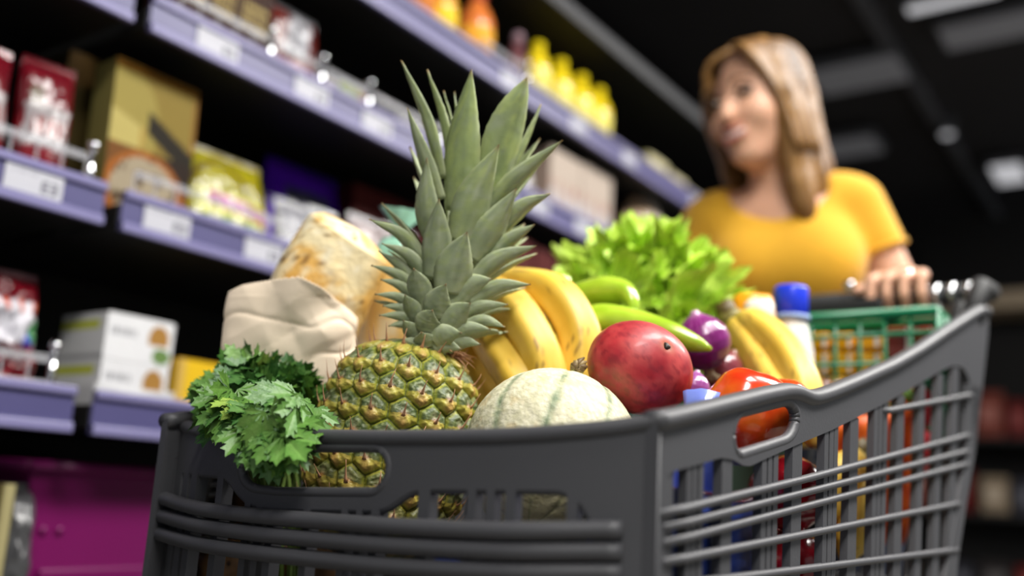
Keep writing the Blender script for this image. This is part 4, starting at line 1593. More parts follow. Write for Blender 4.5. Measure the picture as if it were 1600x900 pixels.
    # base, mid, tip (crop pixels), width px, depth offsets base/tip in mm (negative = nearer), tone
    L = [
        ((450, 360), (405, 190), (335, 25), 56, 10, 14, .35), ((478, 350), (452, 190), (408, 52), 48, 14, 22, .45),
        ((480, 270), (477, 200), (454, 112), 16, 26, 34, .5), ((492, 260), (492, 190), (484, 114), 17, 30, 36, .5),
        ((495, 450), (508, 240), (534, 50), 116, 0, -4, .62), ((585, 350), (596, 220), (630, 138), 62, 26, 34, .45),
        ((575, 430), (632, 230), (692, 72), 122, 6, 0, .6, .9), ((630, 380), (690, 250), (731, 150), 42, 18, 26, .5),
        ((445, 420), (398, 290), (352, 158), 52, 0, -6, .15), ((570, 460), (668, 352), (791, 250), 66, 2, 0, .25),
        ((505, 540), (545, 400), (612, 262), 112, -10, -16, .35), ((430, 540), (405, 430), (408, 300), 88, -4, -10, .1),
        ((430, 640), (436, 520), (442, 415), 92, -16, -22, .05), ((600, 520), (676, 440), (757, 402), 58, 2, 2, .15),
        ((540, 590), (598, 490), (662, 385), 100, -6, -10, .2), ((580, 600), (640, 535), (713, 487), 58, 0, 2, .2),
        ((540, 650), (612, 585), (718, 547), 62, -6, -4, .05), ((470, 680), (490, 590), (522, 508), 112, -22, -28, .02),
        ((405, 620), (340, 520), (246, 473), 46, 0, -2, .15), ((410, 650), (358, 575), (282, 541), 42, -6, -6, .05),
        ((385, 670), (332, 605), (272, 562), 36, 0, 0, .05), ((400, 695), (330, 630), (252, 602), 36, -4, -4, .05),
        ((395, 720), (335, 660), (278, 642), 34, -4, -4, .0), ((395, 735), (328, 692), (262, 683), 32, -6, -6, .0),
        ((400, 752), (336, 722), (284, 716), 32, -6, -6, .0), ((400, 770), (334, 745), (274, 742), 32, -8, -8, .0),
        ((405, 790), (345, 768), (300, 772), 30, -8, -8, .0), ((405, 725), (384, 660), (372, 612), 72, -20, -26, .02, .8),
        ((430, 750), (440, 700), (462, 655), 84, -26, -32, .05), ((480, 720), (530, 660), (592, 640), 76, -18, -18, .02),
        ((530, 710), (610, 662), (701, 656), 48, -14, -12, .02), ((505, 745), (565, 718), (637, 712), 42, -16, -14, .0),
        ((505, 780), (570, 758), (628, 776), 40, -18, -16, .0), ((385, 760), (362, 715), (346, 686), 54, -20, -24, .0),
        ((405, 790), (412, 755), (424, 730), 78, -28, -32, .05), ((465, 780), (495, 738), (532, 708), 78, -26, -28, .0),
        ((380, 805), (360, 780), (342, 758), 52, -22, -24, .0), ((430, 818), (462, 798), (505, 792), 72, -30, -32, .05),
        ((405, 832), (400, 808), (394, 792), 66, -28, -30, .0), ((480, 800), (530, 780), (588, 782), 46, -24, -22, .0),
        ((430, 838), (455, 826), (505, 838), 60, -28, -26, .0), ((395, 842), (372, 822), (340, 810), 42, -24, -24, .0),
        ((465, 840), (510, 818), (560, 825), 44, -22, -20, .0), ((560, 560), (610, 440), (640, 300), 80, 14, 22, .4),
        ((420, 500), (392, 430), (388, 372), 60, 12, 18, .1), ((520, 560), (530, 480), (520, 330), 90, 4, 10, .3)]
    for e in L:
        b, m_, tp, wpx, db, dt, tone = e[:7]
        blunt = e[7] if len(e) > 7 else 0.0
        d0 = 0.860
        pb = P(*cx(*b), d0 + db / 1000 * 0.9)
        pt = P(*cx(*tp), d0 + dt / 1000 * 1.15)
        pm = P(*cx(*m_), d0 + (db * 0.45 + dt * 0.55) / 1000)
        hgt = (pm - cb).dot(CA)
        out = (pm - (cb + CA * hgt))
        out = (out - CA * out.dot(CA))
        out = (VIEW(pm) * (1.0 if db <= 8 else 0.55) + out.normalized() * 0.7).normalized()
        g = G()
        blade(g, pb, pm, pt, wpx / 1.8 / FPX * d0, out, tone, blunt=blunt)
        o = build('crown_leaf', g, M['leaf'], t)
        md = o.modifiers.new('thick', 'SOLIDIFY'); md.thickness = 0.0012; md.offset = -1
    # the far side of the crown
    for k in range(30):
        f = k / 30
        a = 2.399 * k
        dd = Vector((0, 0, 0)) + RIGHT * cos(a) + FWD * abs(sin(a))
        h = 0.012 + 0.10 * f
        b = cb + CA * h + dd * 0.012 + FWD * 0.008
        ln = 0.05 + 0.07 * f
        el = 0.25 + 0.95 * f
        dirn = (dd * cos(el) + CA * sin(el)).normalized()
        g = G()
        blade(g, b, b + dirn * ln * 0.55 + CA * 0.004, b + dirn * ln, 0.030, dd, 0.2)
        o = build('crown_leaf', g, M['leaf'], t)
        md = o.modifiers.new('thick', 'SOLIDIFY'); md.thickness = 0.0012; md.offset = -1
    g = G()
    tube(g, [cb - CA * 0.012, cb + CA * 0.05, cb + CA * 0.13], [0.019, 0.016, 0.007], 12, lin((150, 156, 110)))
    build('crown_core', g, M['leaf'], t)
    g = G()                                       # dry collar under the crown
    for k in range(46):
        a = 2 * pi * k / 46 + random.random() * 0.1
        dd = (RIGHT * cos(a) + FWD * sin(a)).normalized()
        b = cb + dd * 0.012 - CA * 0.004
        tp = b + dd * (0.014 + 0.012 * random.random()) + CA * (0.004 - 0.014 * random.random())
        tube(g, bez([b, b.lerp(tp, 0.5) + CA * 0.004, tp], 4), [0.004, 0.0036, 0.0026, 0.0014, 0.0003], 5, ell=(0.35, 1), up=CA)
    build('dry_collar', g, M['spike'], t)['kind'] = 'stuff'
    return t


pineapple()


# ---- melon
def melon():
    r = 138 / FPX * 0.785
    c = P(862, 711, 0.785)
    A = (UP * 0.80 + RIGHT * 0.24 + FWD * 0.50).normalized()
    Rm = frame(A, -FWD)
    t = thing('melon', 'pale netted melon with green grooves behind the front rim of the trolley', 'melon', c - Vector((0, 0, r)))
    g = G()
    vs, cs, fs = [], [], []
    n, m = 180, 90
    NG = 10
    for i in range(m + 1):
        th = pi * i / m
        for k in range(n):
            ph = 2 * pi * k / n
            x = ((ph + 0.20) / (2 * pi) * NG) % 1.0
            wob = 0.06 * fbm((th * 3, ph * 2, 5))
            dg = min(abs(x - 0.0 + wob), abs(1 - x - wob))
            wg = 0.055 + 0.03 * (0.5 + fbm((th * 5, ph, 2)))
            gro = exp(-(dg / (wg * 1.3)) ** 2) * sin(th) ** 0.5
            d = Vector((sin(th) * cos(ph), sin(th) * sin(ph), cos(th) * 0.97))
            net = fbm((d.x * 26, d.y * 26, d.z * 26), 1.0, 5)
            rr = r * (1 - 0.012 * gro + 0.004 * net)
            vs.append(c + Rm @ (d * rr))
            base = mixc((226, 220, 192), (200, 195, 158), 0.5 + 1.2 * net)
            base = mixc(base, (214, 190, 140), 0.5 * sstep(0.25, 0.5, fbm((d.x * 4, d.y * 4, d.z * 4 + 7))))
            base = mixc(base, (104, 122, 90), 0.95 * exp(-(dg / wg) ** 2) * (0.65 + 0.6 * fbm((th * 14, ph * 4, 8))) if sin(th) > 0.1 else 0)
            base = mixc(base, (170, 158, 110), 0.5 * sstep(1.9, 2.6, th))
            cs.append(lin(base))
    for i in range(m):
        for k in range(n):
            fs.append((i * n + k, (i + 1) * n + k, (i + 1) * n + (k + 1) % n, i * n + (k + 1) % n))
    g.add(vs, fs, cs)
    build('rind', g, M['melon'], t)
    g = G()
    s0 = c + A * r * 0.955
    b = P(904, 572, 0.805); 
    tube(g, bez([s0, s0.lerp(b, 0.5) + UP * 0.004, b], 8), [0.009, 0.0065, 0.005, 0.0045, 0.0045, 0.005, 0.0055, 0.006, 0.0062], 10, lin((168, 160, 100)), mod=lambda a, s: 1 + 0.14 * cos(5 * a))
    for k in range(9):
        a_ = 0.7 * k
        e_ = b + RIGHT * 0.0045 * cos(a_) + UP * 0.0045 * sin(a_)
        tube(g, [b - A * 0.002, e_, e_ + A * 0.002 * (k % 3) + RIGHT * 0.003], [0.0034, 0.0026, 0.0008], 6, lin((150, 128, 84) if k % 2 else (112, 90, 56)))
    build('stem', g, M['paint'], t)


melon()


# ---- mango
def mango():
    d = 0.826
    c = P(999, 574, d)
    t = thing('mango', 'big red mango resting between the melon and the trolley rim', 'mango', c - Vector((0, 0, 0.04)))
    k = d / FPX
    Xv = (RIGHT * 0.93 - UP * 0.37).normalized()                     # long axis runs down to the right
    Zv = (UP * 0.93 + RIGHT * 0.37).normalized()
    Rm = Matrix((Xv, FWD, Zv)).transposed()
    rad = Vector((84 * k, 68 * k, 72 * k))
    scar = P(1049, 536, d - 0.03) - c
    sd = (Rm.transposed() @ scar)
    sd = Vector((sd.x / rad.x, sd.y / rad.y, sd.z / rad.z)).normalized()

    def cf(q):
        w = Rm @ Vector((q.x * rad.x, q.y * rad.y, q.z * rad.z))
        n1, n2 = fbm(q * 2.2), fbm(q * 7 + Vector((3, 1, 5)))
        c_ = mixc((168, 34, 44), (196, 72, 70), 0.5 + 0.9 * n1)
        c_ = mixc(c_, (124, 24, 38), sstep(0.0, 0.6, n2) * 0.5)
        low = sstep(-0.1, -0.75, q.z) * sstep(0.5, -0.5, q.x)
        c_ = mixc(c_, (156, 108, 56), 0.6 * low * (0.6 + n2))
        c_ = mixc(c_, (204, 120, 110), 0.22 * sstep(0.3, 0.9, q.z))
        ds = (q - sd).length
        c_ = mixc(c_, (168, 120, 76), 0.8 * exp(-(ds / 0.16) ** 2))
        c_ = mixc(c_, (40, 28, 22), sstep(0.075, 0.05, ds))
        return lin(c_)

    def dp(q):
        ds = (q - sd).length
        return 1 + 0.02 * q.x - 0.03 * exp(-(ds / 0.10) ** 2) + 0.012 * fbm(q * 1.6) + 0.03 * max(0, -q.x) * max(0, -q.z)
    g = G()
    ball(g, c, rad, 120, 70, rot=Rm, colfn=cf, disp=dp)
    build('fruit_body', g, M['mango'], t)
    p = c + Rm @ Vector((sd.x * rad.x, sd.y * rad.y, sd.z * rad.z)) * 0.965
    g = G(); lathe(g, [(0.0026, -0.003), (0.0034, 0.0006), (0.0022, 0.0022), (0.0006, 0.0026)], p, 12, lin((44, 34, 26)), axis=(p - c).normalized(), mod=lambda a, s: 1 + 0.2 * sin(3 * a))
    build('stem_scar', g, M['paint'], t)


mango()


# ---- bananas
def banana(g, pts, r, tone=0.0, n=40, twist=0.3):
    path = bez(pts, n)
    rad = []
    for i in range(n + 1):
        s = i / n
        e = min(1, (s / 0.16)) ** 0.55 if s < 0.16 else 1
        e = max(e, 0.30)
        f = min(1, ((1 - s) / 0.20)) ** 0.55 if s > 0.8 else 1
        rad.append(r * e * max(f, 0.18))

    def md(a, s):
        return 1 + 0.055 * cos(5 * (a + twist)) * (0.4 + 0.6 * sin(pi * s))

    def cf(a, s):
        n_ = fbm((s * 5 + tone * 7, cos(a) * 1.5, sin(a) * 1.5))
        c = mixc((238, 202, 92), (226, 184, 64), 0.5 + n_)
        c = mixc(c, (176, 190, 80), 0.5 * sstep(0.2, 0.0, s))
        c = mixc(c, (96, 70, 40), sstep(0.965, 1.0, s))
        sp = fbm((s * 60, a * 6, tone * 31), 1.0, 2)
        c = mixc(c, (130, 96, 44), 0.7 * sstep(0.52, 0.62, sp))
        ridge = abs(((a + twist) * 5 / (2 * pi)) % 1.0 - 0.5)
        c = mixc(c, (190, 158, 62), 0.35 * sstep(0.47, 0.5, ridge))
        return lin(c)
    tube(g, path, rad, 40, up=(0, 0, 1), mod=md, colfn=cf)
    return g


def banana_bunch(label, fingers, crown, loc):
    t = thing('banana_bunch', label, 'bananas', loc)
    for pts, r, tone in fingers:
        g = G(); banana(g, pts, r, tone); build('banana', g, M['banana'], t)
    g = G()
    ball(g, crown, (0.016, 0.016, 0.014), 14, 10, col=lin((120, 110, 50)), disp=lambda d: 1 + 0.2 * fbm(d * 2))
    tube(g, [crown, crown + UP * 0.02 + RIGHT * -0.01], [0.013, 0.011], 10, lin((96, 80, 40)))
    build('bunch_stem', g, M['paint'], t)
    return t


cr = P(742, 452, 1.03)
banana_bunch('yellow banana bunch between the pineapple crown and the melon', [
    ([cr, P(800, 448, 0.99), P(866, 462, 0.945), P(905, 522, 0.915), P(905, 590, 0.90), P(896, 612, 0.90)], 0.0205, 0.2),
    ([cr, P(768, 460, 0.975), P(806, 486, 0.925), P(842, 545, 0.895), P(858, 600, 0.885), P(860, 625, 0.885)], 0.0195, 0.5),
    ([cr, P(744, 480, 0.985), P(768, 530, 0.935), P(808, 590, 0.895), P(836, 632, 0.885), P(846, 650, 0.885)], 0.0190, 0.8),
    ([cr, P(722, 500, 1.01), P(728, 560, 0.97), P(762, 620, 0.945), P(800, 660, 0.93), P(814, 672, 0.925)], 0.0190, 1.1)],
    cr, P(800, 640, 0.95))
cr = P(1142, 500, 1.085)
banana_bunch('pair of bananas lying behind the tomatoes near the right rim', [
    ([cr, P(1162, 525, 1.06), P(1196, 580, 1.005), P(1226, 640, 0.95), P(1240, 690, 0.93)], 0.0175, 2.1),
    ([cr, P(1180, 510, 1.055), P(1222, 545, 1.01), P(1252, 598, 0.965), P(1268, 660, 0.94), P(1272, 700, 0.93)], 0.0190, 2.4)],
    cr, P(1200, 700, 0.98))


# ---- green peppers
def pepper(label, pts, r, rs, loc):
    t = thing('green_pepper', label, 'pepper', loc)
    g = G()
    n = 30
    tube(g, bez(pts, n), [r * interp(i / n, *rs) for i in range(n + 1)], 22,
         mod=lambda a, s: 1 + 0.05 * cos(3 * a + 4 * s), colfn=lambda a, s: lin(mixc((150, 186, 40), (176, 206, 62), 0.5 + fbm((s * 4, cos(a), sin(a))))))
    build('fruit_body', g, M['gpep'], t)
    g = G()
    d = (Vector(pts[0]) - Vector(pts[1])).normalized()
    tube(g, bez([Vector(pts[0]) - d * 0.004, Vector(pts[0]) + d * 0.015, Vector(pts[0]) + d * 0.03 + UP * 0.006], 6), [0.010, 0.006, 0.004, 0.0035, 0.0035, 0.004, 0.0045], 10, lin((90, 120, 40)))
    build('stem', g, M['gpep'], t)


RS = ([0, .08, .25, .5, .75, .92, 1], [.55, .9, 1.0, .92, .7, .42, .12])
pepper('light green pepper with a curled tip lying across the others', [P(866, 494, 1.03), P(900, 472, 1.015), P(940, 458, 1.0), P(972, 456, 0.985), P(987, 470, 0.972), P(990, 492, 0.965)], 0.0190, ([0, .08, .25, .45, .62, .78, .92, 1], [.55, .9, 1.0, .95, .66, .44, .34, .12]), P(930, 500, 1.02))
pepper('long light green pepper pointing right above the mango', [P(898, 512, 0.965), P(940, 503, 0.957), P(990, 508, 0.945), P(1050, 523, 0.925), P(1111, 546, 0.905)], 0.0185, RS, P(990, 540, 0.97))
pepper('green pepper mostly hidden behind the bananas, under the lettuce', [P(890, 452, 1.055), P(868, 447, 1.05), P(845, 446, 1.045), P(820, 452, 1.04)], 0.016, RS, P(860, 470, 1.08))
pepper('short green pepper lying under the curled one', [P(960, 502, 1.055), P(925, 501, 1.05), P(895, 508, 1.05), P(880, 525, 1.05)], 0.016, RS, P(920, 520, 1.03))


# ---- onions
def onion(label, c, r, axis, cols, loc=None):
    t = thing('red_onion', label, 'onion', Vector(c) - Vector((0, 0, r)))
    A = Vector(axis).normalized()
    prof = [(0.10, -1.0), (0.45, -0.90), (0.80, -0.60), (0.97, -0.22), (1.0, 0.08), (0.92, 0.42), (0.68, 0.74), (0.40, 0.94), (0.20, 1.06), (0.12, 1.2)]
    hs = np.linspace(-1.0, 1.2, 40)
    pr = [(r * interp(h, [p[1] for p in prof], [p[0] for p in prof]), r * h) for h in hs]
    g = G()

    def cf(a, s):
        st_ = 0.5 + 0.5 * sin(26 * a + 2 * fbm((a * 2, s * 3, 1)))
        c_ = mixc(cols[0], cols[1], st_ * 0.7 * sstep(0.2, 0.9, s) + 0.4 * fbm((a * 3, s * 5, r * 90)))
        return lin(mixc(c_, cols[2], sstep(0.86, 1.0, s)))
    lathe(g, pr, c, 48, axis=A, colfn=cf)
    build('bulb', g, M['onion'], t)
    g = G()
    for k in range(14):
        a = k * 2.4
        d = frame(A) @ Vector((cos(a), sin(a), 0))
        b = Vector(c) - A * r * 0.985 + d * r * 0.05
        tube(g, bez([b, b - A * 0.006 + d * 0.003, b - A * 0.010 + d * 0.008], 4), 0.0005, 4, lin((200, 180, 140)))
    build('root_tuft', g, M['paint'], t)['kind'] = 'stuff'


k_ = 1 / FPX
onion('shiny purple red onion behind the tip of the long pepper', P(1098, 536, 0.975), 44 * k_ * 0.975, (UP * 0.85 + RIGHT * -0.3 - FWD * 0.25), ((112, 20, 98), (168, 90, 152), (206, 160, 190)))  # palest tone at the neck paints the pinkish top highlight into the skin
onion('dull maroon red onion in front of the bananas', P(1130, 580, 1.01), 32 * k_ * 1.01, (RIGHT * 0.5 - FWD * 0.1 + UP * 0.9), ((128, 52, 62), (112, 44, 58), (150, 110, 90)))
onion('purple onion barely showing between the mango and the tomato', P(1084, 607, 0.865), 25 * k_ * 0.865, (UP + RIGHT * 0.2), ((142, 70, 140), (170, 110, 166), (200, 170, 190)))


# ---- tomatoes
def tomato(label, c, r, sq, seed, ax):
    c = Vector(c)
    t = thing('tomato', label, 'tomato', c - Vector((0, 0, r * sq)))
    Rm = frame(ax)
    g = G()

    def dp(d):
        a = atan2(d.y, d.x)
        k = sqrt(max(0, 1 - d.z ** 2))
        return (1 + 0.05 * cos(5 * a + seed) * k * (0.6 + 0.4 * d.z) + 0.03 * fbm(d * 1.5 + Vector((seed, 0, 0)))) * (1 - 0.16 * exp(-((1 - d.z) / 0.06)))
    ball(g, c, (r, r, r * sq), 72, 48, rot=Rm, disp=dp, colfn=lambda d: lin(mixc((206, 52, 20), (224, 98, 30), 0.5 + fbm(d * 1.4 + Vector((seed, 2, 0))))))
    build('fruit_body', g, M['tomato'], t)
    g = G()
    tp = c + Rm @ Vector((0, 0, r * sq * 0.86))
    for k in range(5):
        a = 2 * pi * k / 5 + 0.3
        d = Rm @ Vector((cos(a), sin(a), 0))
        N = Rm @ Vector((0, 0, 1))
        tube(g, bez([tp, tp + d * 0.010 + N * 0.005, tp + d * 0.024 + N * 0.002], 6), [0.003, 0.0034, 0.003, 0.0024, 0.0016, 0.0008, 0.0002], 6, lin((70, 110, 40)), ell=(0.3, 1), up=N)
    tube(g, [tp, tp + Rm @ Vector((0, 0.002, 0.012))], [0.003, 0.0024], 8, lin((80, 110, 50)))
    build('calyx', g, M['gpep'], t)


tomato('large orange-red tomato showing above the right rim and through its hand hole', P(1166, 650, 0.812), 0.041, 0.86, 1.0, (FWD * 0.85 + UP * 0.45 - RIGHT * 0.25))
tomato('second red tomato behind the large one, next to the bananas', P(1220, 642, 0.865), 0.030, 0.85, 4.0, (UP * 0.5 + FWD))


# ---- lettuce
def lettuce():
    random.seed(21)
    c = P(1005, 492, 1.185)
    t = thing('lettuce', 'head of frilly bright green lettuce lying behind the peppers', 'lettuce', P(1005, 540, 1.185))
    rx, ry, rz = 0.094, 0.062, 0.076
    na, nr = 84, 20
    spots = []
    for k in range(46):                                  # rosette spread over the visible dome
        f = (k + 0.5) / 46
        el = math.asin(max(-0.30, 1 - 1.35 * f))
        az = 2.39996 * k
        n = RIGHT * cos(el) * cos(az) + FWD * cos(el) * sin(az) + UP * sin(el)
        spots.append(n.normalized())
    for k, n in enumerate(spots):
        g = G()
        p0 = c + RIGHT * n.dot(RIGHT) * rx + FWD * n.dot(FWD) * ry + UP * n.dot(UP) * rz
        hz_ = (n - UP * n.z)
        D = (hz_ * 0.9 + UP * (0.75 - 0.5 * abs(n.z)) + Vector((random.gauss(0, .3), random.gauss(0, .3), random.gauss(0, .2))))
        D = (D - n * D.dot(n)).normalized()
        S = n.cross(D).normalized()
        L_ = 0.050 + 0.020 * random.random()
        ph, ph2, sd = random.random() * 7, random.random() * 7, random.random() * 60
        lift = 0.20 + 0.35 * random.random()
        base = p0 - D * L_ * 0.55 - n * 0.006
        vs, cs, fs = [], [], []
        for i in range(na + 1):
            fi = -1.95 + 3.9 * i / na
            outl = L_ * (0.86 + 0.20 * cos(fi)) * (1 + 0.05 * sin(9 * fi + ph) + 0.035 * sin(23 * fi + ph2))
            for j in range(nr + 1):
                r = j / nr
                ruf = r ** 2.4 * (0.0095 * sin(6.5 * fi + ph) + 0.0075 * sin(14 * fi + ph2 + 2 * r) + 0.0035 * sin(31 * fi + ph))
                ruf += 0.006 * fbm((fi * 1.6, r * 3, sd)) * r
                curl = L_ * lift * r * r - 0.012 * sstep(0.75, 1.0, r) * sin(3 * fi + ph2)
                p = base + (D * cos(fi) + S * sin(fi)) * (r * outl) + n * (curl + ruf)
                vs.append(p)
                nn = fbm((fi * 2.2, r * 4, sd))
                vein = exp(-(((fi * 3.2 + 0.3 * sin(9 * r)) % 1.0 - 0.5) / 0.10) ** 2)
                q = mixc((222, 236, 150), (184, 218, 74), sstep(0.1, 0.7, r))
                q = mixc(q, (146, 192, 40), 0.5 * max(0, nn + 0.15))
                q = mixc(q, (220, 240, 116), 0.5 * r ** 4)
                q = mixc(q, (206, 224, 140), 0.45 * vein * (1 - r))
                cs.append(lin(q))
        for i in range(na):
            for j in range(nr):
                b = i * (nr + 1) + j
                fs.append((b, b + nr + 1, b + nr + 2, b + 1))
        g.add(vs, fs, cs)
        build('lettuce_leaf', g, M['lett'], t)
    g = G(); ball(g, c - UP * 0.012, (0.062, 0.045, 0.056), 20, 14, col=lin((120, 166, 40)), disp=lambda d: 1 + 0.12 * fbm(d * 3)); build('lettuce_heart', g, M['lett'], t)


lettuce()


# ---- parsley
def parsley():
    random.seed(5)
    root = P(436, 790, 0.885)
    t = thing('parsley_bunch', 'bunch of fresh green parsley hanging over the front left rim', 'parsley', root)
    gl, gs = G(), G()

    def lobe(g, b, D, N, size, tone, wide):
        """one toothed lobe, folded along its midrib"""
        S = D.cross(N).normalized()
        out = [(0.0, 0.02), (0.25, 0.05), (0.45, 0.15), (0.60, 0.25), (0.66, 0.15), (0.78, 0.21), (0.83, 0.10), (1.0, 0.0)]
        bend = -0.16 * size * random.random()
        fold = 0.35 * random.random()
        def pt(u, w):
            return b + D * (u * size) + S * (w * wide * size) + N * (bend * u * u + abs(w) * size * fold)
        nn = len(out)
        vs = [pt(u, 0) for u, _ in out]
        for sgn in (1, -1):
            vs += [pt(u + 0.07 * (w > 0.18), sgn * w * (1 + 0.3 * (random.random() - 0.5))) for u, w in out]
        fs = []
        for i in range(nn - 1):
            fs.append((i, i + 1, nn + i + 1, nn + i))
            fs.append((i + 1, i, 2 * nn + i, 2 * nn + i + 1))
        g.add(vs, fs, [lin(mixc(tone, (150, 176, 104), 0.30 if k < nn else 0.04)) for k in range(3 * nn)])

    def sprig(p, D, N, size):
        tone = mixc((40, 88, 34), (96, 140, 54), random.random() ** 1.3)
        if random.random() < 0.10:
            tone = (138, 166, 66)
        S = D.cross(N).normalized()
        for (off, ang, sc) in ((0.34, 0.0, 1.0), (0.10, 0.95, 0.80), (0.10, -0.95, 0.80)):
            dd = (D * cos(ang) + S * sin(ang)).normalized()
            nn_ = (N + S * (0.35 * sin(ang)) + Vector((random.gauss(0, .15), random.gauss(0, .15), random.gauss(0, .15)))).normalized()
            nn_ = (nn_ - dd * nn_.dot(dd)).normalized()
            s2_ = dd.cross(nn_).normalized()
            b0_ = p + D * off * size * 0.5
            L_ = size * sc * 0.66
            for (a2, l2, w2) in ((0.0, 1.0, 1.0), (0.62, 0.80, 0.95), (-0.62, 0.80, 0.95), (1.15, 0.5, 0.8), (-1.15, 0.5, 0.8)):
                d2 = (dd * cos(a2) + s2_ * sin(a2)).normalized()
                lobe(gl, b0_ + dd * 0.10 * L_, d2, nn_, L_ * l2, tone, w2)

    tips = []
    # cluster silhouette in the photo: a rounded head with a tongue hanging down at the lower right
    zones = [(400, 598, 88, 46, 62), (345, 635, 40, 48, 26), (462, 622, 44, 30, 24), (400, 660, 66, 34, 36), (428, 690, 40, 30, 26), (336, 668, 22, 14, 5), (436, 712, 26, 18, 12)]
    for (cx_, cy_, rx, ry, cnt) in zones:
        for _ in range(cnt):
            a = random.random() * 2 * pi
            q = sqrt(random.random())
            px, py = cx_ + rx * q * cos(a), cy_ + ry * q * sin(a)
            over = py > 655 and px > 306
            bulge = 1 - min(1, ((px - 405) / 110) ** 2 + ((py - 630) / 90) ** 2)
            d = 0.90 - 0.075 * max(0, bulge) + 0.035 * (random.random() - 0.3)
            if over:
                qq = front_q(px, py)[0]
                fpn = front_at(qq, 0)
                dfr = fpn.x / ray(px, py).x
                d = dfr - 0.012 - 0.028 * random.random()
            tips.append((px, py, d))
    for (px, py, d) in tips:
        p = P(px, py, d)
        ctr = P(415, 645, 0.90)
        D = (p - ctr).normalized()
        D = (D + Vector((random.gauss(0, .45), random.gauss(0, .45), random.gauss(0, .45))) + (UP * -0.7 if py > 650 else UP * 0.10)).normalized()
        N = (VIEW(p) * 0.55 + UP * 0.7 + (p - ctr).normalized() * 0.5 + Vector((random.gauss(0, .5), random.gauss(0, .5), random.gauss(0, .5)))).normalized()
        N = (N - D * N.dot(D)).normalized()
        size = 0.040 + 0.020 * random.random()
        sprig(p - D * size * 0.6, D, N, size)
        if random.random() < 0.3 and py < 650:
            r0 = root + Vector((random.gauss(0, .012), random.gauss(0, .012), 0))
            tube(gs, bez([r0, r0.lerp(p, 0.55) + FWD * 0.012 + UP * 0.012, p - D * size * 0.6], 8), [0.0017] * 5 + [0.0013, 0.0011, 0.0009, 0.0008], 6)
    for k in range(26):
        r0 = root + Vector((random.gauss(0, .014), random.gauss(0, .012), 0))
        tube(gs, bez([r0 - UP * 0.10 + RIGHT * random.gauss(0.0, 0.01), r0, r0 + UP * 0.09 + RIGHT * random.gauss(-0.02, 0.015)], 8), 0.0017, 6)
    o = build('parsley_leaves', gl, M['pars'], t, smooth=False)
    o['kind'] = 'stuff'
    o = build('parsley_stems', gs, M['stem'], t)
    o['kind'] = 'stuff'


parsley()


# ---- bread in its paper bag
def loaf(label, path, rad, loc, seed, ell):
    t = thing('bread_loaf', label, 'bread', loc)
    g = G()

    def cf(a, s):
        q = Vector((cos(a) * 1.2, sin(a) * 1.2, s * 5 + seed))
        n1, n2 = fbm(q), fbm(q * 5)
        c = mixc((240, 222, 176), (222, 172, 86), sstep(-0.15, 0.35, n1))
        c = mixc(c, (238, 228, 200), 0.7 * sstep(0.05, 0.4, fbm(q * 2.4 + Vector((5, 0, 0)))))
        c = mixc(c, (212, 156, 66), 0.7 * sstep(0.1, 0.9, sin(a - 0.4)))
        c = mixc(c, (120, 82, 36), 0.85 * sstep(0.30, 0.42, n2) * sstep(-0.2, 0.2, fbm(q * 1.3 + Vector((0, 9, 0)))))
        return lin(c)
    pts = bez(path, 44)
    tube(g, pts, [rad * interp(i / 44, [0, .03, .08, .18, .5, .82, .92, .97, 1], [.12, .4, .66, .9, 1, .9, .68, .42, .1]) for i in range(45)], 56, up=VIEW(path[1]), ell=ell, colfn=cf,
         mod=lambda a, s: 1 + 0.04 * fbm((cos(a) * 1.5, sin(a) * 1.5, s * 4 + seed)) + 0.008 * fbm((cos(a) * 6, sin(a) * 6, s * 18 + seed)))
    build('crust', g, M['bread'], t)
    return t


loaf('golden crusty loaf of bread sticking out of the paper bag', [P(452, 640, 0.985), P(472, 540, 0.985), P(502, 455, 0.99), P(540, 385, 1.0), P(558, 358, 1.0)], 0.0530, P(450, 650, 0.965), 2.0, (0.70, 1.0))


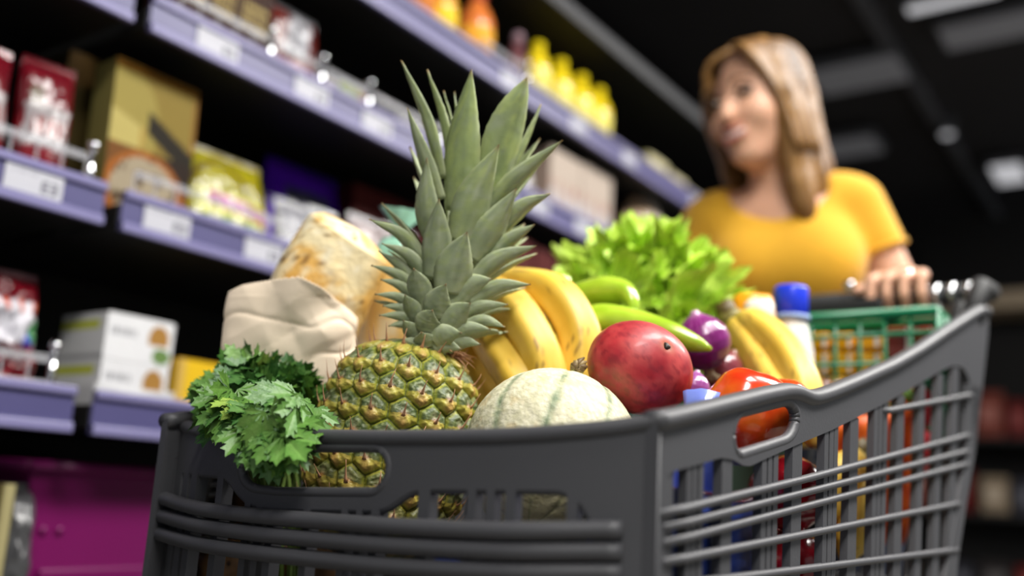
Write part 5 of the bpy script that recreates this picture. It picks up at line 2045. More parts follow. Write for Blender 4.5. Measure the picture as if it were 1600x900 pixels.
def paper_bag():
    cb_ = P(452, 690, 0.97)
    t = thing('paper_bag', 'crumpled kraft paper bag holding the loaf, behind the parsley', 'bag', cb_)
    g = G()
    n, m = 230, 130
    fr = random.Random(11)
    folds = []
    for _ in range(30):
        an = fr.uniform(0, pi)
        folds.append(((RIGHT * cos(an) + UP * sin(an) + FWD * fr.uniform(-.4, .4)).normalized(), fr.uniform(-0.06, 0.19) if sin(an) > 0.5 else fr.uniform(-0.07, 0.07), fr.choice((-1, 1)) * fr.uniform(0.09, 0.24), Vector((fr.uniform(-50, 50), fr.uniform(-50, 50), fr.uniform(-50, 50)))))
    lefts = [(690, 362), (600, 348), (555, 344), (510, 353), (470, 366), (452, 376), (438, 398), (426, 430)]
    rights = [(690, 570), (600, 560), (555, 558), (510, 558), (485, 556), (470, 545), (452, 512), (434, 470)]
    ly = [p[0] for p in lefts][::-1]; lx = [p[1] for p in lefts][::-1]
    ry = [p[0] for p in rights][::-1]; rx = [p[1] for p in rights][::-1]
    vs, cs, fs = [], [], []
    for j in range(m + 1):
        v = j / m
        for i in range(n):
            a = 2 * pi * i / n
            x, yv = cos(a), sin(a)                   # x to the right, yv away
            e = 0.75
            sx = math.copysign(abs(x) ** e, x)
            sy = math.copysign(abs(yv) ** e, yv)
            ytop = interp(x, [-1, -0.6, -0.2, 0.1, 0.45, 0.8, 1.0], [480, 462, 455, 453, 468, 488, 504]) + (2.5 if i % 2 else 0)
            py = 690 + (ytop - 690) * v
            lpx = interp(min(max(py, 426), 690), ly, lx) if py > 440 else interp(440, ly, lx)
            rpx = interp(min(max(py, 434), 690), ry, rx) if py > 470 else interp(470, ry, rx)
            lpx = interp(py, ly, lx) if py >= 455 else 374
            rpx = interp(py, ry, rx) if py >= 480 else 556
            mid, half = (lpx + rpx) / 2, (rpx - lpx) / 2
            p = P(mid + 4 + half * 0.88 * sx, py, 0.985)
            p = p + FWD * (0.050 * sy)
            # folds
            q = Vector((p.x * 16, p.y * 16, p.z * 13))
            cr_ = 0.0
            for (n_f, o_f, a_f, m_f) in folds:
                dd_ = (p - cb_).dot(n_f) - o_f
                cr_ += a_f * (0.011 - min(abs(dd_), 0.022)) * sstep(-0.3, 0.05, noise.noise(q * 0.45 + m_f))
            cr_ += 0.0016 * noise.noise(q * 2.5) - 0.0022 * exp(-abs(noise.noise(q * 1.5)) / 0.05)
            o_ = (RIGHT * x + FWD * yv).normalized()
            p = p + o_ * (cr_ - 0.001)
            wx = side_left(max(-0.03, (p.y - 0.575) / 0.895), 0).x + 0.0135
            if p.x < wx:
                p.x = wx + 0.15 * (p.x - wx) * sstep(H + 0.10, H + 0.16, p.z)
            vs.append(p)
    for j in range(m):
        for i in range(n):
            fs.append((j * n + i, j * n + (i + 1) % n, (j + 1) * n + (i + 1) % n, (j + 1) * n + i))
    fs.append(tuple(range(n - 1, -1, -1)))
    g.add(vs, fs, cs or None)
    o = build('bag_paper', g, M['paper'], t)
    md = o.modifiers.new('sheet', 'SOLIDIFY'); md.thickness = 0.0008; md.offset = -1
    g = G()                                          # folded base of the bag
    base = [vs[i] + UP * 0.003 for i in range(0, n, 5)]
    tube(g, base + [base[0]], 0.0028, 6)
    build('base_fold', g, M['paper'], t)


paper_bag()
# ---- wrapped bread behind the pineapple
t = thing('wrapped_bread', 'sliced bread in a clear wrapper with a purple stripe behind the pineapple', 'bread', P(600, 660, 1.10))
c = P(607, 500, 1.10)
ax = (P(622, 410, 1.10) - P(596, 600, 1.10)).normalized()
Rm = Matrix((RIGHT, FWD, ax)).transposed()
g = G()


def wb(d):
    if d.x < -0.55 and d.z > -0.15:
        return lin((92, 70, 150)) if d.x > -0.86 else lin((226, 206, 170))
    if d.z > 0.62:
        return lin((150, 200, 176))
    if d.z < -0.35:
        return lin((240, 236, 228))
    return lin((236, 196, 120)) if fbm(d * 2.5) > -0.15 else lin((240, 222, 180))


ball(g, c, (0.044, 0.05, 0.098), 40, 30, rot=Rm, colfn=wb, disp=lambda d: 1 + 0.05 * fbm(d * 3) + 0.02 * fbm(d * 9))
build('wrapper', g, M['foil'], t)
g = G()
tp = c + Rm @ Vector((0, 0, 0.094))
tube(g, [tp, tp + ax * 0.012, tp + ax * 0.034], [0.012, 0.007, 0.024], 14, lin((150, 200, 176)), mod=lambda a, s: 1 + 0.25 * cos(7 * a) * s)
build('twisted_end', g, M['foil'], t)

# ---- milk bottle with a blue cap
b0 = P(1237, 640, 1.13)
sc = 1.13 / FPX
t = thing('milk_bottle', 'white milk bottle with a bright blue cap behind the bananas', 'bottle', b0)
hcap = (P(1237, 480, 1.13) - b0).z
g = G()
lathe(g, [(0.024, 0.0), (0.027, 0.004), (0.027, hcap - 0.075), (0.026, hcap - 0.05), (0.0205, hcap - 0.022), (0.017, hcap - 0.008), (0.017, hcap + 0.004)], b0, 28)
build('bottle_body', g, M['milk'], t)
g = G(); lathe(g, [(0.0185, hcap - 0.006), (0.0205, hcap - 0.004), (0.0205, hcap + 0.026), (0.0185, hcap + 0.030), (0.004, hcap + 0.0305)], b0, 36, mod=lambda a, s: 1 + 0.015 * cos(30 * a))
build('bottle_cap', g, M['bluecap'], t)
g = G(); lathe(g, [(0.0215, hcap - 0.012), (0.0225, hcap - 0.010), (0.0225, hcap - 0.006), (0.0195, hcap - 0.005)], b0, 28, lin((150, 170, 206))); build('cap_ring', g, M['pr'], t)
g = G(); lathe(g, [(0.0274, 0.03), (0.0274, hcap - 0.085)], b0, 28, lin((236, 232, 214))); build('bottle_label', g, M['pr'], t)

# ---- orange juice pouch with a white spout
p0, p1 = P(1148, 560, 1.10), P(1218, 560, 1.10)
t = thing('juice_pouch', 'orange drink pouch with a white spout between the lettuce and the milk bottle', 'pouch', P(1183, 640, 1.10))
c = P(1176, 548, 1.105)
g = G()
Rm = Matrix((RIGHT, FWD, UP)).transposed()
ball(g, c, (0.0235, 0.018, 0.062), 32, 24, rot=Rm, disp=lambda d: (1.0 / max(abs(d.x), abs(d.z) * 0.95, 0.72)) * (1 + 0.03 * fbm(d * 4)))
build('pouch_film', g, M['orangeb'], t)
g = G()
q = P(1186, 492, 1.095)
lathe(g, [(0.009, -0.045), (0.010, -0.012), (0.015, -0.010), (0.017, -0.002), (0.017, 0.012), (0.013, 0.016), (0.004, 0.017)], q, 24, lin((240, 236, 226)), mod=lambda a, s: 1 + 0.02 * cos(18 * a))
build('spout_cap', g, M['pr'], t)

# ---- green wire basket with packs, at the handle end of the trolley
YB0, YB1 = 1.215, 1.288
bl, br_ = ony(1120, 500, YB0), ony(1486, 492, YB0)
zt = ony(1350, 492, YB0).z
zb2 = zt - 0.145
xl, xr = -0.66, min(-0.236, ony(1478, 520, YB0).x)
t = thing('wire_basket', 'green coated wire hand basket standing at the handle end of the trolley', 'basket', ((xl + xr) / 2, (YB0 + YB1) / 2, zb2))
g = G()
ring = [(xl, YB0, zt), (xr, YB0, zt), (xr, YB1, zt), (xl, YB1, zt), (xl, YB0, zt)]
tube(g, ring, 0.0065, 8)
build('top_rim', g, M['greenw'], t)
for dz in (0.026, 0.062, 0.085, 0.115, 0.142):
    g = G()
    tube(g, [(x, y, z - dz) for x, y, z in ring], 0.0030, 6)
    build('wire_ring', g, M['greenw'], t)
nx = 14
for k in range(nx + 1):
    x = xl + (xr - xl) * k / nx
    for y in (YB0, YB1):
        g = G(); tube(g, [(x, y, zb2), (x, y, zt)], 0.0024, 6); build('upright_wire', g, M['greenw'], t)
for k in range(1, 5):
    y = YB0 + (YB1 - YB0) * k / 5
    g = G(); tube(g, [(xl, y, zt), (xl, y, zb2), (xr, y, zb2), (xr, y, zt)], 0.0024, 6); build('upright_wire', g, M['greenw'], t)
hp = [ony(1385, 506, YB0 + 0.01), ony(1400, 494, YB0 + 0.012), ony(1425, 486, YB0 + 0.015)]
hp += [Vector((xr - 0.006, YB0 + 0.02, hp[2].z)), Vector((xr - 0.002, YB0 + 0.02, hp[2].z - 0.006)), Vector((xr - 0.002, YB0 + 0.02, zt - 0.03))]
g = G(); tube(g, bez(hp, 24), 0.006, 8); build('basket_handle', g, M['greenw'], t)
# packs in the wire basket
def pk_in(px0, px1, py0, py1, y, rgb, name, label, cat, group):
    a, b = ony(px0, py1, y), ony(px1, py0, y)
    o = thing(name, label, cat, ((a.x + b.x) / 2, y + 0.03, a.z), group)
    g = G(); box(g, (a.x, y, a.z), (b.x, y + 0.036, b.z), lin(rgb), bev=0.005); build('pack_body', g, M['foil'], o, smooth=False)
    g = G(); box(g, (b.x - (b.x - a.x) * 0.28, y - 0.0012, a.z + 0.003), (b.x - 0.004, y, b.z - 0.003), lin((222, 216, 214)), bev=0.0004); build('pack_label', g, M['pr'], o, smooth=False)
    return o
row = [('first from the left in', 1256, 1296), ('second in', 1299, 1334), ('last in', 1337, 1378)]
for i, (nm, a, b) in enumerate(row):
    pk_in(a, b, 518, 547, YB0 + 0.022, (240, 164, 18), 'orange_pack', f'orange pack {nm} the upper row inside the green wire basket', 'pack', 'orange packs in the wire basket')
    pk_in(a, b, 549, 586, YB0 + 0.022, (242, 172, 16), 'orange_pack', f'orange pack {nm} the lower row inside the green wire basket', 'pack', 'orange packs in the wire basket')
pk_in(1383, 1428, 508, 560, YB0 + 0.03, (120, 42, 36), 'red_pack', 'dark red pack beside the orange packs in the wire basket', 'pack', 'red packs in the wire basket')
pk_in(1432, 1460, 508, 560, YB0 + 0.03, (150, 56, 44), 'red_pack', 'dark red pack at the right end of the wire basket', 'pack', 'red packs in the wire basket')
pk_in(1300, 1390, 592, 625, YB0 - 0.075, (150, 140, 168), 'mauve_pack', 'pale mauve pack lying just below the green wire basket', 'pack', None)
pk_in(1268, 1297, 592, 640, YB0 - 0.075, (120, 60, 40), 'brown_pack', 'brown pack below the left end of the wire basket', 'pack', None)

# ---- things low in the trolley, seen through its ribs
ZF = H - 0.202


def lump(name, label, cat, c, r, col, material, part, group=None, disp=0.06, seed=0, n=28):
    o = thing(name, label, cat, Vector(c) - Vector((0, 0, r[2])), group)
    g = G(); ball(g, c, r, n, n * 2 // 3, colfn=lambda d: lin(mixc(col, tuple(min(255, q * 1.25) for q in col), 0.5 + fbm(d * 2 + Vector((seed, 0, 0))))), disp=lambda d: 1 + disp * fbm(d * 2.2 + Vector((seed, 1, 2))))
    build(part, g, material, o)
    return o


# blue film pack by the right wall
o = thing('blue_pack', 'tall blue film-wrapped pack just inside the right wall of the trolley', 'pack', (-0.325, 0.66, ZF))
g = G()
ztop = P(1092, 618, 0.74).z
box(g, (-0.352, 0.592, ZF), (-0.272, 0.735, H + 0.012), bev=0.012)
build('pack_film', g, M['bluefilm'], o)
g = G(); box(g, (-0.2715, 0.61, ZF + 0.05), (-0.2705, 0.715, ZF + 0.12), lin((150, 166, 206)), bev=0.0004); build('pack_label', g, M['pr'], o, smooth=False)
g = G(); pf = P(1092, 621, 0.735)
tube(g, [(pf.x - 0.004, pf.y, H + 0.008), (pf.x, pf.y, pf.z - 0.01), (pf.x, pf.y + 0.004, pf.z + 0.004)], [0.020, 0.011, 0.014], 14, lin((120, 136, 214)), ell=(1, 0.6), mod=lambda a, s: 1 + 0.12 * cos(5 * a)); build('pack_fold', g, M['foil'], o)
# blue bottle behind the front ribs
b0 = P(694, 900, 0.735)
o = thing('blue_bottle', 'blue bottle lying low behind the front ribs next to the melon', 'bottle', Vector((b0.x, b0.y, ZF)))
g = G(); hb2 = P(694, 842, 0.735).z - ZF
lathe(g, [(0.018, 0), (0.020, 0.004), (0.020, hb2 - 0.05), (0.017, hb2 - 0.03), (0.011, hb2 - 0.012), (0.011, hb2 - 0.006)], Vector((b0.x, b0.y, ZF)), 24); build('bottle_body', g, M['bluefilm'], o)
g = G(); lathe(g, [(0.0135, hb2 - 0.012), (0.0135, hb2 + 0.004), (0.011, hb2 + 0.007), (0.003, hb2 + 0.0075)], Vector((b0.x, b0.y, ZF)), 20); build('bottle_cap', g, M['bluecap'], o)
g = G(); lathe(g, [(0.0203, 0.03), (0.0203, 0.09)], Vector((b0.x, b0.y, ZF)), 24, lin((170, 186, 220))); build('bottle_label', g, M['pr'], o)
# apples and other dark red fruit
for i, (px, py, d, r, lab) in enumerate([(1232, 770, 0.86, 0.036, 'dark red apple behind the right ribs, upper one'), (1236, 886, 0.86, 0.036, 'dark red apple behind the right ribs, lower one'), (1200, 826, 0.95, 0.035, 'dark red apple behind the right ribs, deepest one')]):
    c = P(px, py, d)
    o = lump('apple', lab, 'apple', c, (r, r, r * 0.92), (120, 14, 26), M['tomato'], 'fruit_body', 'dark red apples', 0.04, i)
    g = G(); tube(g, [c + UP * r * 0.8, c + UP * r * 1.05 + RIGHT * 0.003], 0.0016, 6, lin((70, 50, 30))); build('stem', g, M['paint'], o)
cr2 = P(1352, 720, 1.02)
banana_bunch('banana pair low behind the right ribs, beside the orange carrots', [
    ([cr2, P(1346, 760, 0.96), P(1338, 820, 0.94), P(1318, 880, 0.94)], 0.0165, 5.1),
    ([cr2, P(1318, 730, 0.99), P(1298, 770, 0.96), P(1290, 830, 0.95)], 0.0155, 5.6)], cr2, P(1330, 880, 0.96))
# carrots upright in the trolley
cf_ = None
labs = ['orange carrot just left of the others behind the right ribs', 'second orange carrot behind the right ribs', 'third orange carrot behind the right ribs', 'fourth orange carrot behind the right ribs', 'red-orange carrot nearest the rear post']
for i, (px, d) in enumerate([(1320, 1.10), (1350, 1.07), (1384, 1.10), (1400, 1.14), (1424, 1.10)]):
    a, b = P(px - 4, 655 - i * 6, d), P(px - 14, 850, d)
    o = thing('carrot', labs[i], 'carrot', b, 'carrots behind the right ribs')
    g = G(); tube(g, bez([a, a.lerp(b, 0.5), b], 20), [0.0165 * interp(s / 20, [0, .04, .5, .9, 1], [.6, 1, .8, .4, .1]) for s in range(21)], 18, colfn=lambda aa, s: lin(mixc((232, 110, 22), (196, 66, 20), 0.5 + fbm((s * 16, cos(aa), i)))), mod=lambda aa, s: 1 + 0.03 * sin(s * 70 + aa)); build('root', g, M['paint'], o)
    g = G()
    for k in range(4):
        tube(g, [a, a + UP * 0.02 + RIGHT * 0.006 * (k - 1.5)], [0.003, 0.002], 6, lin((96, 130, 50)))
    build('stalks', g, M['paint'], o)['kind'] = 'stuff'
for i, (px, py, d) in enumerate([(1432, 640, 1.15), (1436, 700, 1.14)]):
    c = P(px, py, d)
    o = lump('radish', ['pinkish red radish high behind the rear ribs', 'pinkish red radish lower behind the rear ribs'][i], 'radish', c, (0.022, 0.022, 0.03), (190, 60, 66), M['onion'], 'root', 'radishes', 0.08, i)
    g = G(); tube(g, bez([c - UP * 0.028, c - UP * 0.04 + RIGHT * 0.004, c - UP * 0.055], 6), [0.004, 0.003, 0.002, 0.0015, 0.001, 0.0006, 0.0003], 6, lin((230, 190, 180))); build('root_tail', g, M['paint'], o)
# potatoes / roots in the left front corner
for i, (px, py, d, lab) in enumerate([(356, 884, 0.885, 'brown potato in the front left corner of the trolley'), (418, 868, 0.925, 'brown potato below the parsley stems'), (480, 892, 0.90, 'brown potato under the pineapple'), (398, 788, 0.955, 'brown potato highest behind the front left ribs')]):
    c = P(px, py, d)
    o = lump('potato', lab, 'potato', c, (0.031, 0.026, 0.025), (104, 74, 44), M['paint'], 'tuber', 'potatoes', 0.16, i * 3)
    g = G()
    for k in range(5):
        v = Vector((random.gauss(0, 1), random.gauss(0, 1), random.gauss(0, 1))).normalized()
        ball(g, c + Vector((v.x * 0.030, v.y * 0.025, v.z * 0.024)), 0.0022, 6, 4, col=lin((60, 42, 28)))
    build('eyes', g, M['paint'], o)['kind'] = 'stuff'
# cereal bag and boxes filling the depth (they carry the fruit on top)
def filler(name, label, cat, lo, hi, rgb, part='carton_body', material=None):
    o = thing(name, label, cat, ((lo[0] + hi[0]) / 2, (lo[1] + hi[1]) / 2, lo[2]))
    g = G(); box(g, lo, hi, lin(rgb), bev=0.006); build(part, g, material or M['pr'], o, smooth=False)
    g = G(); box(g, (lo[0] + 0.02, lo[1] - 0.0008, lo[2] + 0.02), (hi[0] - 0.02, lo[1], hi[2] - 0.03), lin(tuple(min(255, q + 40) for q in rgb)), bev=0.0003); build('carton_print', g, M['pr'], o, smooth=False)
    return o
filler('cereal_box', 'dull brown carton lying under the bananas deep in the trolley', 'box', (-0.62, 0.80, ZF), (-0.41, 0.98, H - 0.075), (60, 46, 36))
filler('cereal_box', 'dark green carton under the lettuce deep in the trolley', 'box', (-0.66, 1.0, ZF), (-0.36, 1.062, H + 0.085), (26, 44, 34))
filler('cereal_box', 'dull grey carton under the paper bag at the left wall', 'box', (-0.765, 0.76, ZF), (-0.63, 0.98, H - 0.055), (58, 54, 50))

# ------------------------------------------------------------------ the woman pushing the trolley
V = lambda x, y, z: Vector((x, y, H + z))
pers = thing('person', 'smiling long-haired woman in a mustard yellow T-shirt pushing the trolley', 'person', (-0.55, 1.80, 0))
headc = P(1183, 172, 1.74)
fdir = Vector((-0.22, -0.95, -0.16)).normalized()
up_ = (Vector((-0.12, -0.02, 1))); up_ = (up_ - fdir * up_.dot(fdir)).normalized()
rt = fdir.cross(up_).normalized()            # her right-hand side of the head as x
HM = Matrix((rt, fdir, up_)).transposed()
hd = lambda r_, f_, u_: headc + HM @ Vector((r_, f_, u_))
HMn = np.array(HM.transposed())
neck = P(1228, 318, 1.735)
shL, shR = P(1338, 320, 1.715), P(1104, 352, 1.80)
elL = V(-0.362, 1.735, 0.30)
wrL = V(-0.335, 1.515, 0.352)
elR = shR + Vector((-0.02, -0.02, -0.25))
wrR = V(-0.66, 1.505, 0.352)
chest = (shL + shR) / 2 + Vector((0.0, 0.02, -0.09))
pelvis = Vector((chest.x + 0.01, chest.y + 0.11, 0.86))
hipL, hipR = pelvis + Vector((0.09, 0, -0.03)), pelvis + Vector((-0.09, 0, -0.03))
knL, knR = Vector((hipL.x + 0.01, hipL.y + 0.02, 0.46)), Vector((hipR.x - 0.01, hipR.y - 0.10, 0.47))
anL, anR = Vector((knL.x, knL.y + 0.12, 0.085)), Vector((knR.x, knR.y + 0.02, 0.085))
s = SDF((-1.02, 1.32, 0.0), (-0.10, 2.16, H + 0.92), 0.0055)
yawB = Matrix.Rotation(atan2((shL - shR).y, (shL - shR).x), 3, 'Z')
YB_ = np.array(yawB.transposed())
# torso
s.ell(chest, (0.135, 0.088, 0.14), YB_, 0.03)
s.ell((chest + pelvis) / 2, (0.112, 0.080, 0.16), YB_, 0.05)
s.ell(pelvis, (0.155, 0.105, 0.12), YB_, 0.05)
s.cap(shL + Vector((-0.03, 0, 0)), shR + Vector((0.03, 0, 0)), 0.05, 0.05, 0.03)
for q in (-1, 1):
    s.ell(chest + yawB @ Vector((q * 0.062, -0.060, -0.02)), (0.060, 0.050, 0.055), YB_, 0.05)
# neck, head
s.cap(neck - Vector((0, -0.01, 0.05)), hd(0, -0.03, -0.07), 0.058, 0.046, 0.03)
s.cap(neck + Vector((0.0, 0, -0.03)), shL + Vector((-0.04, 0, 0.005)), 0.045, 0.042, 0.03)
s.cap(neck + Vector((0.0, 0, -0.03)), shR + Vector((0.04, 0, 0.005)), 0.045, 0.042, 0.03)
s.ell(hd(0, -0.015, 0.035), (0.074, 0.094, 0.088), HMn, 0.02)
s.ell(hd(0, 0.022, -0.03), (0.058, 0.066, 0.082), HMn, 0.03)
s.ell(hd(0, 0.062, -0.093), (0.026, 0.022, 0.020), HMn, 0.03)
for q in (-1, 1):
    s.ell(hd(q * 0.036, 0.060, -0.028), (0.024, 0.022, 0.022), HMn, 0.02)
    s.ell(hd(q * 0.033, 0.094, 0.010), (0.016, 0.014, 0.011), HMn, 0.012, sub=True)
    s.ell(hd(q * 0.074, -0.01, -0.005), (0.010, 0.018, 0.030), HMn, 0.008)
s.cap(hd(0, 0.082, 0.012), hd(0, 0.104, -0.028), 0.008, 0.013, 0.012)
s.ell(hd(0, 0.082, -0.060), (0.026, 0.014, 0.014), HMn, 0.014)
s.cap(hd(-0.02, 0.094, -0.060), hd(0.02, 0.094, -0.060), 0.004, 0.004, 0.004, sub=True)
# arms
for sh, el, wr in ((shL, elL, wrL), (shR, elR, wrR)):
    s.cap(sh, el, 0.040, 0.035, 0.02)
    s.cap(el, wr, 0.037, 0.024, 0.015)
# hands closed on the handle
for wr, sg in ((wrL, 1), (wrR, -1)):
    pc = Vector((wr.x, 1.487, hz + 0.030))
    s.cap(wr, pc, 0.022, 0.020, 0.012)
    for k in range(4):
        x = wr.x + (k - 1.5) * 0.021
        ln = (0.92, 1.05, 1.0, 0.82)[k if sg < 0 else 3 - k]
        kn = Vector((x, 1.470, hz + 0.034))
        m1 = Vector((x + 0.002 * (k - 1.5), 1.470 - 0.030 * ln, hz + 0.026))
        m2 = Vector((x + 0.003 * (k - 1.5), 1.470 - 0.034 * ln, hz - 0.002))
        tpf = Vector((x + 0.003 * (k - 1.5), 1.470 - 0.016 * ln, hz - 0.022))
        s.cap(pc + Vector(((k - 1.5) * 0.014, 0.01, 0)), kn, 0.0115, 0.0105, 0.010)
        s.cap(kn, m1, 0.0098, 0.0090, 0.003)
        s.cap(m1, m2, 0.0088, 0.0082, 0.003)
        s.cap(m2, tpf, 0.0082, 0.0072, 0.003)
    tx = -sg
    th0 = Vector((wr.x + tx * 0.022, 1.492, hz + 0.020))
    th1 = Vector((wr.x + tx * 0.046, 1.470, hz + 0.022))
    th2 = Vector((wr.x + tx * 0.056, 1.446, hz + 0.012))
    s.cap(pc, th0, 0.016, 0.013, 0.008)
    s.cap(th0, th1, 0.012, 0.0105, 0.005)
    s.cap(th1, th2, 0.0102, 0.0085, 0.003)
# legs
for hp_, kn_, an_ in ((hipL, knL, anL), (hipR, knR, anR)):
    s.cap(hp_, kn_, 0.076, 0.050, 0.03)
    s.cap(kn_, an_, 0.050, 0.034, 0.02)
    s.cap(an_ - Vector((0, -0.02, 0.035)), an_ + Vector((0, -0.14, -0.05)), 0.032, 0.026, 0.02)
body = sdf_obj('body', s, M['skin'], pers)
# T-shirt
s2 = SDF((-1.0, 1.45, 0.78), (-0.25, 2.0, H + 0.68), 0.0055)
s2.ell(chest, (0.145, 0.098, 0.15), YB_, 0.03)
s2.ell((chest + pelvis) / 2, (0.123, 0.091, 0.16), YB_, 0.05)
s2.ell(pelvis + Vector((0, 0, 0.01)), (0.166, 0.116, 0.13), YB_, 0.05)
s2.cap(shL + Vector((-0.03, 0, 0)), shR + Vector((0.03, 0, 0)), 0.058, 0.058, 0.03)
s2.cap(neck + Vector((0.0, 0.01, -0.045)), shL + Vector((-0.04, 0, 0.006)), 0.048, 0.050, 0.03)
s2.cap(neck + Vector((0.0, 0.01, -0.045)), shR + Vector((0.04, 0, 0.006)), 0.048, 0.050, 0.03)
for q in (-1, 1):
    s2.ell(chest + yawB @ Vector((q * 0.062, -0.062, -0.02)), (0.068, 0.056, 0.062), YB_, 0.06)
for sh, el in ((shL, elL), (shR, elR)):
    s2.cap(sh, sh.lerp(el, 0.30), 0.049, 0.048, 0.02)
    d_ = (el - sh).normalized()
s2.below((0, 0, 0.83), (0, 0, -1))
s2.ell(neck + Vector((0.0, -0.045, 0.028)), (0.092, 0.085, 0.070), YB_, 0.010, sub=True)
for sh, el in ((shL, elL), (shR, elR)):                    # open the sleeve hems
    d_ = (el - sh).normalized()
    s2.ell(sh + d_ * 0.146, (0.06, 0.06, 0.06), None, 0.004, sub=True)
sdf_obj('t_shirt', s2, M['shirt'], pers)
g = G()
for sh, el in ((shL, elL), (shR, elR)):
    d_ = (el - sh).normalized()
    c_ = sh + d_ * 0.094
    Rr = frame(d_)
    tube(g, [c_ + Rr @ Vector((0.048 * cos(a), 0.048 * sin(a), 0)) for a in np.linspace(0, 2 * pi, 28)], 0.004, 8)
build('sleeve_hem', g, M['shirt'], pers)['kind'] = 'stuff'
# trousers
s3 = SDF((-0.9, 1.55, 0.10), (-0.22, 2.12, 1.0), 0.008)
s3.ell(pelvis, (0.163, 0.113, 0.125), YB_, 0.05)
for hp_, kn_, an_ in ((hipL, knL, anL), (hipR, knR, anR)):
    s3.cap(hp_, kn_, 0.086, 0.060, 0.03)
    s3.cap(kn_, an_ + Vector((0, 0, 0.03)), 0.060, 0.048, 0.02)
sdf_obj('trousers', s3, M['jeans'], pers)
for an_ in (anL, anR):
    s4 = SDF(an_ - Vector((0.09, 0.26, 0.095)), an_ + Vector((0.09, 0.12, 0.08)), 0.006)
    s4.cap(an_ + Vector((0, 0.02, -0.045)), an_ + Vector((0, -0.15, -0.052)), 0.042, 0.036, 0.02)
    s4.cap(an_ + Vector((0, 0.005, -0.03)), an_ + Vector((0, 0.005, 0.02)), 0.042, 0.042, 0.02)
    s4.below((0, 0, 0.004), (0, 0, -1))
    sdf_obj('shoe', s4, M['shoe'], pers)


# hair
def hair_col(p):
    p = Vector(p)
    q = HM.transposed() @ (p - headc)
    n_ = fbm((q.x * 60, q.y * 30, q.z * 5), 1.0)
    n2 = fbm((q.x * 22, q.y * 14, q.z * 2.5 + 4), 1.0)
    c = mixc((102, 70, 36), (160, 118, 64), 0.5 + 0.9 * n_)
    c = mixc(c, (50, 32, 18), 0.7 * sstep(0.0, 0.45, n2))
    return lin(c)


s5 = SDF(headc - Vector((0.24, 0.22, 0.30)), headc + Vector((0.28, 0.28, 0.16)), 0.0055)
s5.ell(hd(0, -0.026, 0.036), (0.085, 0.100, 0.092), HMn, 0.02)
s5.ell(hd(0, -0.060, -0.04), (0.076, 0.060, 0.12), HMn, 0.03)
# face opening
s5.ell(hd(0.004, 0.098, -0.032), (0.056, 0.082, 0.098), HMn, 0.012, sub=True)
s5.ell(hd(-0.01, 0.125, 0.03), (0.036, 0.055, 0.060), HMn, 0.012, sub=True)
s5.ell(hd(0.036, 0.100, -0.010), (0.052, 0.074, 0.084), HMn, 0.012, sub=True)
# locks: viewer's right = her left = -rt side
lk = [((-0.050, 0.020, 0.085), P(1240, 235, 1.69), P(1262, 330, 1.66), .024, .014), ((-0.056, -0.01, 0.085), P(1256, 225, 1.71), P(1278, 300, 1.70), .026, .018),
      ((-0.054, -0.035, 0.085), P(1262, 215, 1.74), P(1290, 285, 1.74), .026, .018), ((-0.045, -0.06, 0.07), P(1258, 230, 1.79), P(1282, 300, 1.80), .034, .024),
      ((-0.056, 0.035, 0.06), P(1228, 215, 1.68), P(1250, 318, 1.655), .020, .012), ((-0.070, 0.030, 0.0), P(1240, 250, 1.68), P(1262, 345, 1.655), .018, .008),
      ((0.066, 0.040, 0.05), P(1134, 240, 1.82), P(1142, 290, 1.79), .015, .010), ((0.074, 0.0, 0.03), P(1150, 240, 1.84), P(1160, 300, 1.84), .034, .022),
      ((0.03, -0.10, 0.03), P(1215, 240, 1.86), P(1220, 300, 1.86), .044, .030)]
for a, m_, b, ra, rb in lk:
    a_ = hd(*a)
    pts = bez([a_, m_, b], 6)
    for i in range(6):
        s5.cap(pts[i], pts[i + 1], ra + (rb - ra) * i / 6, ra + (rb - ra) * (i + 1) / 6, 0.022)
sdf_obj('hair', s5, M['hair'], pers, hair_col, 6)
# fringe strands sweeping from the parting
g = G()
for k in range(26):
    f = k / 25
    for sg in (-1, 1):
        if sg > 0 and f < 0.45:
            continue
        a = hd(sg * 0.006, 0.058 - 0.05 * f, 0.112 + 0.012 * f)
        b = hd(sg * (0.052 + 0.012 * f), 0.082 - 0.062 * f, 0.078 + 0.02 * f)
        c_ = hd(sg * (0.074 + 0.012 * f), 0.048 - 0.06 * f, -0.01)
        d_ = hd(sg * (0.078 + 0.012 * f), 0.030 - 0.06 * f, -0.11)
        tube(g, bez([a, b, c_, d_], 12), [0.003, 0.006, 0.007, 0.007, 0.007, 0.007, 0.007, 0.0065, 0.006, 0.005, 0.004, 0.003, 0.001], 6, colfn=lambda aa, s_, f=f: lin(mixc((102, 70, 36), (160, 118, 64), 0.5 + fbm((f * 9, s_ * 2, sg)))), ell=(1, 0.6))
build('fringe', g, M['hair'], pers)['kind'] = 'stuff'
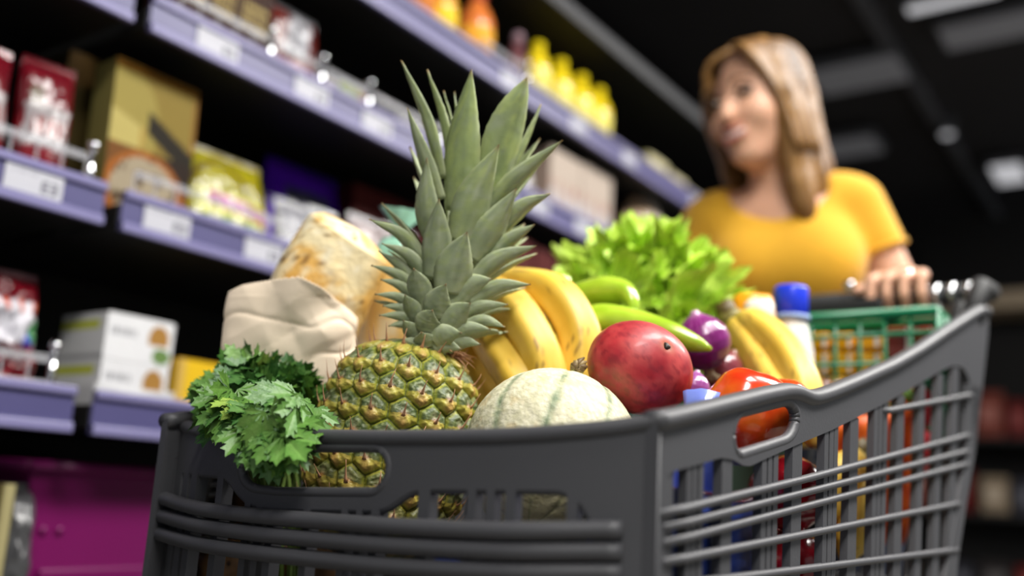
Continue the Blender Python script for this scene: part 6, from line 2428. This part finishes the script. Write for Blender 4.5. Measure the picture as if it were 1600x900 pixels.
# face
for q in (-1, 1):
    g = G(); ball(g, hd(q * 0.032, 0.0755, 0.009), (0.0118, 0.0118, 0.0075), 14, 10, col=lin((150, 132, 118))); e_ = build('eye', g, M['paint'], pers)
    g = G(); ball(g, hd(q * 0.032 + 0.001, 0.0855, 0.0085), (0.0062, 0.0035, 0.0056), 12, 8); build('iris', g, M['eye'], e_)
    g = G(); tube(g, [hd(q * (0.018 + 0.03 * u), 0.092 - 0.012 * u * u, 0.012 + 0.008 * sin(pi * u)) for u in np.linspace(0, 1, 8)], 0.0032, 6); build('eyelash', g, M['eye'], e_)
    g = G(); tube(g, [hd(q * (0.014 + 0.036 * u), 0.094 - 0.016 * u * u, 0.030 + 0.007 * sin(pi * min(1, u * 1.2))) for u in np.linspace(0, 1, 8)], [0.0026, 0.0032, 0.0034, 0.0032, 0.003, 0.0026, 0.002, 0.001], 6, lin((110, 76, 46))); build('eyebrow', g, M['paint'], pers)
for zz, rr_2, nm in ((-0.052, 0.0036, 'upper_lip'), (-0.070, 0.0044, 'lower_lip')):
    g = G()
    k = 1 if nm == 'upper_lip' else -1
    tube(g, [hd(x, 0.098 - 14 * x * x, (zz + 0.003 * k * 0 + (8.0 if k > 0 else 16.0) * x * x)) for x in np.linspace(-0.025, 0.025, 15)], [rr_2 * (0.35 + 0.65 * sin(pi * i / 14)) for i in range(15)], 8); build(nm, g, M['lips'], pers)
g = G()
tube(g, [hd(x, 0.0945 - 14 * x * x, -0.060 + 10 * x * x) for x in np.linspace(-0.020, 0.020, 15)], [0.0055 * (0.5 + 0.5 * sin(pi * i / 14)) for i in range(15)], 8, ell=(1, 0.5), up=up_); build('teeth', g, M['white'], pers)
# ring finger nails are too small to see; a plain ring catches the light
g = G()
rp = Vector((wrL.x + 0.5 * 0.021, 1.455, hz + 0.0305))
tube(g, [rp + Vector((0.0103 * cos(a), 0, 0.0103 * sin(a))) for a in np.linspace(0, 2 * pi, 22)], 0.0018, 6)
build('finger_ring', g, M['chrome'], pers)
